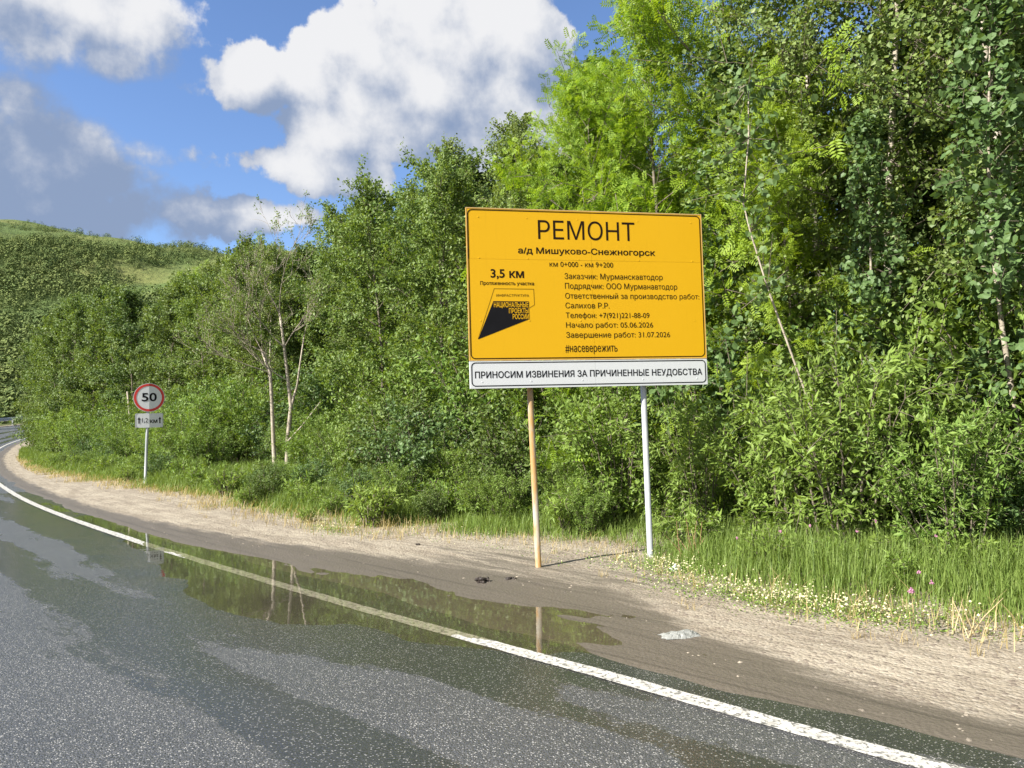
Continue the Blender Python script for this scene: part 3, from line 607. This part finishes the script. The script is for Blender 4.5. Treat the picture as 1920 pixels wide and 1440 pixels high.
k = rg.integers(0, n, 9000); ps = s[k]+rg.normal(0, .10, 9000); ptt = t[k]+rg.normal(0, .06, 9000); x, y = pt(ps, ptt); cl = np.c_[x, y, height(ps, ptt)+rg.uniform(.004, .05, 9000)]
tag(link('clover_leaves', leaf_mesh('clover_leaves', cl, rg.normal(0, 1, (9000, 3))*np.array([1, 1, .3]), np.array([0, 0, 1.])+rg.normal(0, .35, (9000, 3)), rg.uniform(.010, .022, 9000), rg.uniform(.009, .018, 9000), T_OVATE, M['herb'])), 'low carpet of clover leaves under the cream flowers', 'clover', kind='stuff')
tag(link('white_clover', npmesh('white_clover', v, f, M['clover'])), 'cream white clover flowering at the verge edge', 'clover', kind='stuff')
def pink_clover(x, y, h, label):
    z = float(gz(x, y)[0]); r = empty('pink_clover', (x, y, z-.01)); tag(r, label, 'flower', 'pink clovers in the verge')
    lx, ly = rng.normal(0, .04, 2)
    MB().tube([[0, 0, 0], [lx*.3, ly*.3, h*.55], [lx, ly, h]], [.002, .002, .0015], 4).build('stem', M['stalk'], r)
    p = np.array([lx, ly, h])+rng.normal(0, .0048, (9, 3)); v, f = blobs(p, np.full(9, .0062), 1.0, .1); link('flower_head', npmesh('flower_head', v, f, M['pink']), r)
    d = rng.normal(0, 1, (6, 3))*np.array([1, 1, .2]); tag(link('leaf', leaf_mesh('leaf', np.array([[0, 0, h*k] for k in (.3, .45, .55, .62, .7, .85)]), d, np.tile([0, 0, 1.], (6, 1)), .035, .018, T_LANCE, M['herb']), r), kind='stuff')
for i, (x, y, h) in enumerate(((2.36, 4.62, .30), (2.43, 4.68, .27), (2.52, 4.70, .31), (2.47, 4.86, .36), (2.41, 4.83, .22))): pink_clover(x, y, h, 'pink clover flower standing above grass right of the white clover')
for i, (x, y, h) in enumerate(((2.05, 6.1, .42), (2.3, 6.0, .45), (2.6, 5.9, .42), (2.85, 6.1, .46), (1.75, 6.25, .36), (3.1, 5.7, .4))): pink_clover(x, y, h, 'pink clover flower in front of the bright willow shrub')

# pebbles and crumbs of mud
n = 11000; s = -4+20*rg.random(n)**1.6; t = rg.uniform(.35, 2.6, n); k = pool(s, t) < .05; s, t = s[k], t[k]; n = len(s); x, y = pt(s, t)
v, f = blobs(np.c_[x, y, height(s, t)+.003], .0025+.013*rg.random(n)**6, .6, .15, rg)
m, t_ = mat('pebble'); ri = t_.add('ShaderNodeNewGeometry').outputs['Random Per Island']; finish(m, t_, princ(t_, t_.mix(ri, (.07, .06, .05), (.38, .33, .26)), .85, .3).outputs[0])
tag(link('pebbles', npmesh('pebbles', v, f, m)), 'loose pebbles and mud crumbs scattered over the shoulder', 'pebbles', kind='stuff')
M['mud'] = simple('wet_mud', (.035, .027, .022), .45, .5, 0, .3, 30)
def clod(x, y, r, n, label):
    z = float(gz(x, y)[0]); p = np.c_[rng.normal(0, r*.55, n), rng.normal(0, r*.4, n), np.abs(rng.normal(0, r*.25, n))]; v, f = blobs(p, rng.uniform(.25, .6, n)*r, .8, .25)
    tag(link('mud_clod', npmesh('mud_clod', v, f, M['mud']), None, (x, y, z)), label, 'mud')
clod(-.31, 6.69, .055, 22, 'larger dark clod of wet mud at the puddle edge')
clod(-.06, 6.75, .035, 16, 'small dark crumbs of mud beside the larger clod')
clod(-1.1, 8.6, .03, 10, 'few dark mud lumps on the sandy shoulder left of posts')

# crumpled clear plastic and a white scrap
m, t_ = mat('clear_plastic'); tr = t_.add('ShaderNodeBsdfTransparent', inp={0: (.9, .92, .92, 1)}); p = princ(t_, (.36, .37, .35), .3, .6); finish(m, t_, t_.add('ShaderNodeMixShader', inp={0: .55, 1: tr.outputs[0], 2: p.outputs[0]}).outputs[0]); M['plastic'] = m
M['scrap'] = simple('white_scrap', (.70, .72, .72), .6)
def crumple(name, x, y, L, W, hgt, seed, mt, rz, label, cat):
    a, b = np.meshgrid(np.linspace(-.5, .5, 22), np.linspace(-.5, .5, 14), indexing='ij'); u, v_ = a.ravel(), b.ravel()
    env = np.clip(1-(2*u)**2, 0, 1)**.5*np.clip(1-(2*v_)**2, 0, 1)**.5
    z = hgt*env*(.55+1.1*np.abs(fbm(u*5, v_*4, 4, seed)))+.004; i = np.arange(a.size).reshape(a.shape); f = np.stack([i[:-1, :-1], i[1:, :-1], i[1:, 1:], i[:-1, 1:]], -1).reshape(-1, 4)
    pts = np.c_[u*L*(1+.3*fbm(v_*6, u*3, 3, seed+5)), v_*W*(1+.5*fbm(u*6, v_*3, 3, seed+3)), z]
    o = link(name, npmesh(name, pts, [f], mt), None, (x, y, float(gz(x, y)[0]))); o.rotation_euler = (0, 0, rz); sm = o.modifiers.new('thickness', 'SOLIDIFY'); sm.thickness = .001
    tag(o, label, cat)
crumple('plastic_scrap', 1.02, 4.90, .24, .12, .035, 3, M['plastic'], .1, 'crumpled clear plastic scrap lying on the sandy shoulder', 'litter')
crumple('paper_scrap', 1.38, 6.75, .12, .07, .05, 8, M['scrap'], .6, 'white paper scrap in the grass beside the grey post', 'litter')

# dry stalks
def stalks(x, y, h, n, mt, label):
    z = float(gz(x, y)[0]); mb = MB()
    for i in range(n):
        a = rng.normal(0, .05, 2); b = a+rng.normal(0, .10, 2); hh = h*rng.uniform(.5, 1); mb.tube([[*a, -.02], [*((a+b)/2+rng.normal(0, .01, 2)), hh*.5], [*b, hh]], [.004, .003, .0015], 4, False)
    o = mb.build('dry_stalks', mt); o.location = (x, y, z); tag(o, label, 'stalks')
M['redstalk'] = simple('red_stalk', (.30, .17, .10), .8)
stalks(1.62, 7.05, .40, 9, M['redstalk'], 'reddish dry stalks standing just right of the grey post')
stalks(2.62, 4.55, .26, 9, simple('pale_straw', (.45, .36, .2), .8), 'pale dry grass tuft on the sand before the verge')

# ------------------------------------------------------------------ bare pale tree
def bare_tree(x, y):
    root = empty('bare_tree', (x, y, float(gz(x, y)[0])-.02)); tag(root, 'half-bare pale tree with two white trunks and grey twiggy crown', 'tree')
    rg = np.random.default_rng(3); tips = []
    def wood(pts, r0, r1, n=7): mb = MB(); mb.tube(pts, np.linspace(r0, r1, len(pts)), n); return mb
    t1 = np.array([[0, 0, -.05], [-.03, 0, .9], [-.06, .02, 1.7], [-.10, .05, 2.5], [-.28, .05, 3.0]]); t2 = np.array([[.22, .1, -.05], [.27, .1, .9], [.36, .1, 1.7], [.30, .1, 2.3], [.22, .1, 3.1], [.12, .1, 3.9]])
    t3 = np.array([[.36, .1, 1.7], [.52, .08, 2.2], [.60, .05, 2.7], [.68, .1, 3.3]]); t4 = np.array([[.34, -.1, .9], [.7, -.2, 1.25], [1.15, -.25, 1.8]])
    wood(t1, .055, .032).build('trunk', M['palebark'], root, True); wood(t2, .062, .026).build('trunk', M['palebark'], root, True); wood(t3, .034, .016).build('limb', M['palebark'], root, True); wood(t4, .028, .012).build('limb', M['palebark'], root, True)
    mb = MB()
    def br(p, d, L, r, lev):
        k = np.linspace(0, 1, 6); dv = unit(d); q_ = [p]
        for _ in range(5): dv = unit(dv+rg.normal(0, .10, 3)+np.array([0, 0, .05])); q_.append(q_[-1]+dv*L/5)
        q_ = np.array(q_); mb.tube(q_, r*(1-.75*k), 5 if lev < 2 else 3, False)
        if lev < 3:
            for i in range(5 if lev == 0 else 4):
                u = rg.uniform(.3, 1.0); b = np.array([np.interp(u, k, q_[:, c]) for c in range(3)]); br(b, dv+rg.normal(0, .42, 3)+np.array([0, 0, .12]), L*rg.uniform(.45, .7), max(r*.5, .0045), lev+1)
        else: tips.append((q_[2], q_[-1]))
    for p, d in ((t1[-1], (-.9, -.1, .75)), (t1[-1], (-.55, .1, 1)), (t1[-1], (-.2, -.1, 1)), (t1[-2], (-1, -.2, .42)), (t2[-1], (-.3, 0, 1)), (t2[-1], (.25, -.1, 1)), (t2[-2], (-.75, -.2, .9)), (t2[-3], (-1.1, -.2, .55)), (t2[-2], (.5, 0, 1)), (t3[-1], (.2, .1, 1)), (t1[-2], (-.7, -.2, 1))):
        br(np.array(p), np.array(d, float), rg.uniform(1.0, 1.6), .016, 0)
    mb.build('branches', simple('dead_branch', (.30, .26, .21), .85, .2, 0, .25, 8), root, True)
    a = np.array(tips); pick = rg.random(len(a)) < .75; link('crown', leaves_on(rg, a[pick, 0], a[pick, 1], 14, .04, .05, .032, .3, T_LANCE, M['willow'], 'crown'), root)
bare_tree(-5.55, 17.9)
# slim pale stems showing before the leaves
def sapling(name, pts, r0, r1, label, leaves=0, lk='aspen'):
    pts = [tuple(p) for p in pts]
    b = np.array(pts[0], float); root = empty(name, b); tag(root, label, 'tree'); p = np.array(pts, float)-b; p[0, 2] -= .1
    MB().tube(p, np.linspace(r0, r1, len(p)), 7).build('trunk', M['palebark'], root, True)
    if leaves:
        rg = np.random.default_rng(len(pts)); k = len(p); idx = rg.integers(max(1, k//2), k, leaves); q0 = p[idx]; q1 = q0+unit(rg.normal(0, 1, (leaves, 3))+np.array([0, 0, .1]))*rg.uniform(.2, .55, (leaves, 1))
        mb = MB()
        for a, c in zip(q0, q1): mb.tube(np.array([a, c]), [.005, .002], 3, False)
        mb.build('branches', M['greybark'], root)
        link('crown', leaves_on(rg, q0, q1, 12, .06, .072, .068, .5, T_OVATE, M['aspen'], 'crown'), root)
sapling('young_aspen', [(2.974, 7.091, 0.375), (2.91, 7.119, 0.988), (2.727, 7.137, 1.583), (2.562, 7.155, 2.132), (2.434, 7.192, 2.59), (2.306, 7.229, 3.138), (2.251, 7.229, 3.413), (2.342, 7.274, 4.053), (2.379, 7.32, 4.603)], .0125, .006, 'leaning slim bare-stemmed aspen with round leaves at its top', 34)
sapling('young_birch', [(-14.0, 28.4, .35), (-14.05, 28.4, 1.2), (-14.2, 28.45, 2.1), (-14.3, 28.5, 2.9)], .045, .03, 'slim pale trunk standing left behind the speed sign')

# ------------------------------------------------------------------ lettering
_cap = {}
def glyphs(body, bold=0.0):
    """outline of a line of text, triangulated with the non-zero winding rule"""
    from mathutils.geometry import delaunay_2d_cdt
    c = bpy.data.curves.new('lettering', 'FONT'); c.body = body; o = bpy.data.objects.new('lettering', c); C.objects.link(o)
    cu = o.to_curve(bpy.context.evaluated_depsgraph_get()); loops = []; u = np.linspace(0, 1, 5)[:-1, None]
    for sp in cu.splines:
        bp = sp.bezier_points; n = len(bp); pts = []
        for i in range(n):
            a, b = bp[i], bp[(i+1) % n]; p0, p1, p2, p3 = (np.array(k[:2]) for k in (a.co, a.handle_right, b.handle_left, b.co))
            straight = abs(np.cross(np.append(p1-p0, 0), np.append(p3-p0, 0))[2]) < 1e-5 and abs(np.cross(np.append(p2-p0, 0), np.append(p3-p0, 0))[2]) < 1e-5
            pts.append(p0[None] if straight else (1-u)**3*p0+3*u*(1-u)**2*p1+3*u*u*(1-u)*p2+u**3*p3)
        loops.append(np.concatenate(pts))
    o.to_curve_clear(); bpy.data.objects.remove(o); bpy.data.curves.remove(c)
    if bold:
        ar = [.5*np.sum(L[:, 0]*np.roll(L[:, 1], -1)-L[:, 1]*np.roll(L[:, 0], -1)) for L in loops]
        def inside(p, L): x, y = L[:, 0], L[:, 1]; x1, y1 = np.roll(x, -1), np.roll(y, -1); return bool((((y > p[1]) != (y1 > p[1])) & (p[0] < (x1-x)*(p[1]-y)/(y1-y+1e-12)+x)).sum() % 2)
        new = []
        for i, L in enumerate(loops):
            hole = any(j != i and abs(ar[j]) > abs(ar[i]) and ar[j]*ar[i] < 0 and inside(L[0], loops[j]) for j in range(len(loops)))
            keep = np.linalg.norm(L-np.roll(L, 1, 0), axis=1) > 1e-5; L = L[keep]
            d0 = unit(L-np.roll(L, 1, 0)); d1 = unit(np.roll(L, -1, 0)-L); n0 = np.c_[d0[:, 1], -d0[:, 0]]; n1 = np.c_[d1[:, 1], -d1[:, 0]]; m_ = unit(n0+n1)
            m_ = m_/np.maximum((m_*n1).sum(1, keepdims=True), .5); new.append(L+m_*bold*np.sign(ar[i])*(-1 if hole else 1))
        loops = new
    V, E, k = [], [], 0
    for L in loops: V += [Vector(p) for p in L]; n = len(L); E += [(k+i, k+(i+1) % n) for i in range(n)]; k += n
    vv, _, ff, *_r = delaunay_2d_cdt(V, E, [], 0, 1e-6); P = np.array([v[:] for v in vv]); F_ = np.array([f for f in ff if len(f) == 3]); ce = P[F_].mean(1); wn = np.zeros(len(ce))
    for L in loops:
        x0, y0 = L[:, 0][None], L[:, 1][None]; x1, y1 = np.roll(L[:, 0], -1)[None], np.roll(L[:, 1], -1)[None]; cx, cz = ce[:, :1], ce[:, 1:]
        side = (x1-x0)*(cz-y0)-(cx-x0)*(y1-y0); wn += ((y0 <= cz)*(y1 > cz)*(side > 0)).sum(1)-((y0 > cz)*(y1 <= cz)*(side < 0)).sum(1)
    F_ = F_[wn != 0]; return npmesh('lettering', np.c_[P, np.zeros(len(P))], [F_]), np.c_[P, np.zeros(len(P))]
def letter(body, x, z, wd, cap, mt, parent, y=-.012, bold=0.0, bend=None, z0=0.0):
    if 'c' not in _cap: _cap['c'] = float(np.ptp(glyphs('Н')[1][:, 1]))
    me, v = glyphs(body, bold); sx = wd/np.ptp(v[:, 0]); X = (v[:, 0]-v[:, 0].min())*sx+x; Z = v[:, 1]*cap/_cap['c']+z
    Yv = np.full(len(X), y) if bend is None else bend(X)+y
    me.vertices.foreach_set('co', np.c_[X, Yv, Z+z0].astype(np.float32).ravel()); me.update(); me.materials.clear(); me.materials.append(mt)
    return link('lettering', me, parent)
def rrect(x0, z0, x1, z1, r, k=6):
    out = []
    for cx, cz, a0 in ((x1-r, z0+r, -90), (x1-r, z1-r, 0), (x0+r, z1-r, 90), (x0+r, z0+r, 180)):
        for j in range(k+1): a = R(a0+90*j/k); out.append((cx+r*math.cos(a), cz+r*math.sin(a)))
    return np.array(out)
def ringmesh(name, o, i, y, mt, parent, bend=None):
    n = len(o); f = lambda p: np.c_[p[:, 0], (bend(p[:, 0]) if bend else 0)+np.full(len(p), y), p[:, 1]]
    k = np.arange(n); k2 = (k+1) % n; return link(name, npmesh(name, np.concatenate([f(o), f(i)]), [np.stack([k, k2, n+k2, n+k], 1)], mt), parent)
def sheet(name, col, rough=.6, spec=.25, dirt=.18):
    m, t = mat(name); co = t.add('ShaderNodeTexCoord').outputs['Object']; n = t.noise(co, 1.6, 4); n2 = t.noise(t.mapping(co, (14, 1, 1.2)), 2.0, 5, .6)
    c = t.mix(t.math('MULTIPLY', t.ramp(n2, .55, .8), dirt), tuple(col), tuple(k*.62 for k in col)); c = t.mix(t.math('MULTIPLY', t.ramp(n, .4, .7), .10), c, tuple(min(1, k*1.1+.01) for k in col))
    return finish(m, t, princ(t, c, rough, spec).outputs[0])
M['yellow'] = sheet('yellow_sheeting', (.66, .37, .004)); M['white'] = sheet('white_sheeting', (.60, .625, .65)); M['black'] = simple('black_print', (.016, .008, .004), .7, .1); M['logo'] = simple('logo_black', (.008, .008, .010), .7, .1)
M['alu'] = simple('aluminium', (.45, .46, .47), .45, .5, .8); M['red'] = simple('red_sheeting', (.55, .035, .025), .4); M['edge'] = simple('faded_edge', (.62, .40, .16), .5)
def post_mat(name, c1, c2, c3, rough):
    m, t = mat(name); co = t.add('ShaderNodeTexCoord').outputs['Object']; n = t.noise(t.mapping(co, (5, 5, 1.1)), 1.7, 5, .6); n2 = t.noise(t.mapping(co, (18, 18, 9)), 2, 5, .7)
    c = t.mix(t.ramp(n, .42, .60), c1, c2); c = t.mix(t.math('MULTIPLY', t.ramp(n2, .52, .70), .6), c, c3); b = t.add('ShaderNodeBump', inp={'Height': n2, 'Distance': .002, 'Strength': .4})
    return finish(m, t, princ(t, c, rough, .4, normal=b.outputs[0]).outputs[0])
M['rustpost'] = post_mat('rusty_yellow_post', (.31, .285, .235), (.31, .18, .06), (.22, .205, .19), .75); M['greypost'] = post_mat('grey_post', (.29, .315, .335), (.36, .38, .395), (.24, .25, .25), .5)

# ------------------------------------------------------------------ the road works board
BX, BY, BA = .755, 7.20, R(12); bz = float(gz(BX, BY)[0])
board = empty('road_works_board', (BX, BY, bz), BA); tag(board, 'large yellow road works information board on two posts', 'sign board')
W_, HY, HW = 2.325, 1.41, .248; zb = 1.705-bz; zy = zb+HW+.006; X0 = -W_/2
for x0, x1, z0, z1, tl in ((X0, .028, 0, 0.935, .03), (.0295, -X0, 0, .935, -.04), (X0, .028, .9365, HY, -.05), (.0295, -X0, .9365, HY, .04)):
    MB().box(((x0+x1)/2, 0, zy+(z0+z1)/2), (x1-x0, .022, z1-z0), Matrix.Rotation(R(tl), 3, 'Z') @ Matrix.Rotation(R(tl*.7), 3, 'X')).build('yellow_panel', M['yellow'], board)
for x0, x1 in ((X0, .028), (.0295, -X0)):
    pw = MB().box(((x0+x1)/2, 0, zb+HW/2), (x1-x0, .022, HW)).build('white_panel', M['white'], board); pw['label'] = 'white apology strip under the yellow panel'
for z in (zb+.06, zb+.62, zb+1.2, zb+1.58):
    for x in (-1.05, -.592, -.1, .5, 1.05): MB().tube([[x, -.010, z], [x, -.0128, z]], [.0075, .006], 8).build('rivet', M['white'] if z < zb+.2 else M['yellow'], board)
ringmesh('panel_border', rrect(X0+.012, zy+.014, -X0-.014, zy+HY-.014, .045), rrect(X0+.021, zy+.023, -X0-.023, zy+HY-.023, .037), -.0124, M['black'], board)
ringmesh('panel_border', rrect(X0+.014, zb+.018, -X0-.014, zb+HW-.010, .04), rrect(X0+.023, zb+.027, -X0-.023, zb+HW-.019, .032), -.0124, M['logo'], board)
ringmesh('panel_edge', np.array([[X0-.002, zy-.002], [-X0+.002, zy-.002], [-X0+.002, zy+HY+.002], [X0-.002, zy+HY+.002]]), np.array([[X0+.006, zy+.006], [-X0-.006, zy+.006], [-X0-.006, zy+HY-.006], [X0+.006, zy+HY-.006]]), -.0125, M['edge'], board)
kx = W_/2.2
TX = [('РЕМОНТ', .64, 1.132, .902, .179, .0), ('а/д Мишуково-Снежногорск', .454, .994, 1.28, .057, .018), ('км 0+000 - км 9+200', .736, .873, .59, .051, 0), ('3,5 км', .204, .765, .298, .080, .022), ('Протяженность участка', .111, .696, .479, .033, .014),
      ('ИНФРАСТРУКТУРА', .25, .588, .291, .023, 0), ('Заказчик: Мурманскавтодор', .87, .759, .927, .055, 0), ('Подрядчик: ООО Мурманавтодор', .871, .667, 1.065, .055, 0), ('Ответственный за производство работ:', .87, .574, 1.28, .053, 0), ('Салихов Р.Р.', .87, .483, .409, .053, 0),
      ('Телефон: +7(921)221-88-09', .87, .391, .786, .052, 0), ('Начало работ: 05.06.2026', .87, .30, .818, .052, 0), ('Завершение работ: 31.07.2026', .868, .206, .981, .053, 0), ('#насевережить', .856, .072, .484, .077, 0)]
for body, x, z, wd, cap, bold in TX: letter(body, X0+x*kx, zy+z, wd*kx, cap, M['black'], board, -.0124, bold)
letter('ПРИНОСИМ ИЗВИНЕНИЯ ЗА ПРИЧИНЕННЫЕ НЕУДОБСТВА', X0+.044*kx, zb+.094, 2.105*kx, .060, M['logo'], board, -.0124, .014)
lp = np.array([(.222, .546), (.08, .195), (.536, .379), (.539, .545)])*np.array([kx, 1])+np.array([X0, zy])
lg = link('logo', npmesh('logo', np.c_[lp[:, 0], np.full(4, -.0124), lp[:, 1]], [np.array([[0, 1, 2, 3]])], M['logo']), board)
for body, x, z, wd, cap in (('НАЦИОНАЛЬНЫЕ', .226, .490, .308, .046), ('ПРОЕКТЫ', .358, .435, .175, .045), ('РОССИИ', .39, .381, .144, .045)): letter(body, X0+x*kx, zy+z, wd*kx, cap, M['yellow'], lg, -.0142, .012)
ol = np.array([(.08, .199), (.232, .661), (.585, .66), (.588, .513), (.543, .485)])*np.array([kx, 1])+np.array([X0, zy]); mb = MB()
for a, b in zip(ol[:-1], ol[1:]):
    d = (b-a)/np.linalg.norm(b-a); nn = np.array([-d[1], d[0]])*.0017; q4 = np.array([a-nn-d*.001, b-nn+d*.001, b+nn+d*.001, a+nn-d*.001]); i = mb._add(np.c_[q4[:, 0], np.full(4, -.0124), q4[:, 1]]); mb.q.append(np.array([[0, 1, 2, 3]])+i)
mb.build('logo_outline', M['black'], board)
for z in (zb+.06, zb+.62, zb+1.2, zb+1.58): MB().box((0, .024, z), (W_-.1, .022, .045)).build('rail', M['alu'], board)
for nm, mt, lx, ly, dx in (('post', M['rustpost'], -.592, .063, -.012), ('post', M['greypost'], .530, .063, -.004)):
    wx = BX+lx*math.cos(BA)-ly*math.sin(BA); wy = BY+lx*math.sin(BA)+ly*math.cos(BA); g0 = float(gz(wx, wy)[0])-bz
    po = MB().tube([[lx+.028*(dx < -.01)+.01, ly, g0-.15], [lx+dx, ly, zb+.7], [lx+dx*1.3, ly, zb+1.55]], .0285, 16).build('post', mt, board, True); po['label'] = 'rusty yellowed post' if dx < -.01 else 'grey painted post'
    for z in (zb+.06, zb+.62, zb+1.2): MB().tube([[lx+dx+.033*math.cos(a), ly+.033*math.sin(a), z] for a in np.linspace(-.4, math.pi+.4, 12)], .005, 5).build('clamp', M['alu'], po)

# ------------------------------------------------------------------ speed limit sign
SX, SY = -8.95, 18.68; sz = float(gz(SX, SY)[0]); sp_ = empty('speed_limit_sign', (SX, SY, sz), R(26)); tag(sp_, 'round 50 speed limit sign over a small distance plate', 'road sign')
MB().tube([[-.005, .045, -.2], [.04, .045, 1.0], [.102, .045, 2.46]], .034, 14).build('post', M['greypost'], sp_, True)
bend = lambda x: .085*np.abs(x-.1)
def circ(r, n=48): a = np.arange(n)*2*math.pi/n; return np.c_[.10+r*np.sin(a), 2.16+r*np.cos(a)]
def folded(name, outl, y, mt, parent, th=.012):
    # outline cut along the crease, each half its own flat facet
    mb = MB()
    for sg in (-1, 1):
        p = outl[(outl[:, 0]-.1)*sg >= -1e-6]; p = p[np.argsort(np.arctan2(p[:, 1]-outl[:, 1].mean(), (p[:, 0]-.1)*sg+1e-6))]; n = len(p)
        v = np.concatenate([np.c_[p[:, 0], bend(p[:, 0])+y, p[:, 1]], np.c_[p[:, 0], bend(p[:, 0])+y+th, p[:, 1]]]); i = mb._add(v); k = np.arange(n); k2 = (k+1) % n
        mb.t += [np.array([i+k]), np.array([i+n+k[::-1]])]; mb.q.append(np.stack([i+k, i+n+k, i+n+k2, i+k2], 1))
    return mb.build(name, mt, parent)
face = folded('round_face', circ(.350), 0, M['white'], sp_); ringmesh('red_ring', circ(.338), circ(.282), -.003, M['red'], face, bend)
letter('50', -.065, 2.075, .335, .205, M['logo'], face, -.004, .02, bend)
pl = rrect(-.21, 1.43, .41, 1.775, .03); pl = np.concatenate([pl, [[.1, 1.43], [.1, 1.775]]]); plate = folded('distance_plate', pl, .004, M['white'], sp_)
ringmesh('plate_border', rrect(-.205, 1.435, .405, 1.77, .028), rrect(-.192, 1.448, .392, 1.757, .02), .0015, M['alu'], plate, bend)
letter('1,2', -.055, 1.555, .125, .110, M['logo'], plate, -.0005, .01, bend); letter('км', .115, 1.54, .165, .105, M['logo'], plate, -.0005, .02, bend)
for ax_ in (-.125, .335):
    p = np.array([(ax_-.014, 1.53), (ax_+.014, 1.53), (ax_+.014, 1.63), (ax_+.034, 1.63), (ax_, 1.69), (ax_-.034, 1.63), (ax_-.014, 1.63)]); link('arrow', npmesh('arrow', np.c_[p[:, 0], bend(p[:, 0]), p[:, 1]], [np.array([np.arange(7)])], M['logo']), plate)
for z in (1.55, 2.02, 2.3): MB().box((.085, .025, z), (.10, .03, .03)).build('bracket', M['alu'], sp_)

# ------------------------------------------------------------------ guardrail on the outside of the bend
gr = empty('guardrail', (*[float(k) for k in pt(80., -8.9)], float(height(80., -8.9)))); tag(gr, 'galvanised steel guardrail along the far side of the bend', 'guardrail')
o_ = np.array(gr.location); ss = np.arange(62, 104, 1.); x, y = pt(ss, ss*0-8.9); z = height(ss, ss*0-8.9); prof = np.array([[0, .50], [-.07, .54], [-.07, .60], [0, .64], [0, .70], [-.07, .74], [-.07, .80], [0, .84]]); hh = np.interp(ss, S_, T_)
v = np.stack([np.c_[x-p[0]*np.cos(hh), y-p[0]*np.sin(hh), z+p[1]] for p in prof], 1).reshape(-1, 3)-o_; i = np.arange(len(ss)*8).reshape(len(ss), 8); f = np.stack([i[:-1, :-1], i[:-1, 1:], i[1:, 1:], i[1:, :-1]], -1).reshape(-1, 4)
link('beam', npmesh('beam', v, [f], M['alu']), gr)
for s in range(62, 104, 3):
    px_, py_ = pt(float(s), -9.05); MB().box(np.array([px_, py_, float(height(float(s), -9.05))+.33])-o_, (.10, .10, .92)).build('post', M['greypost'], gr)
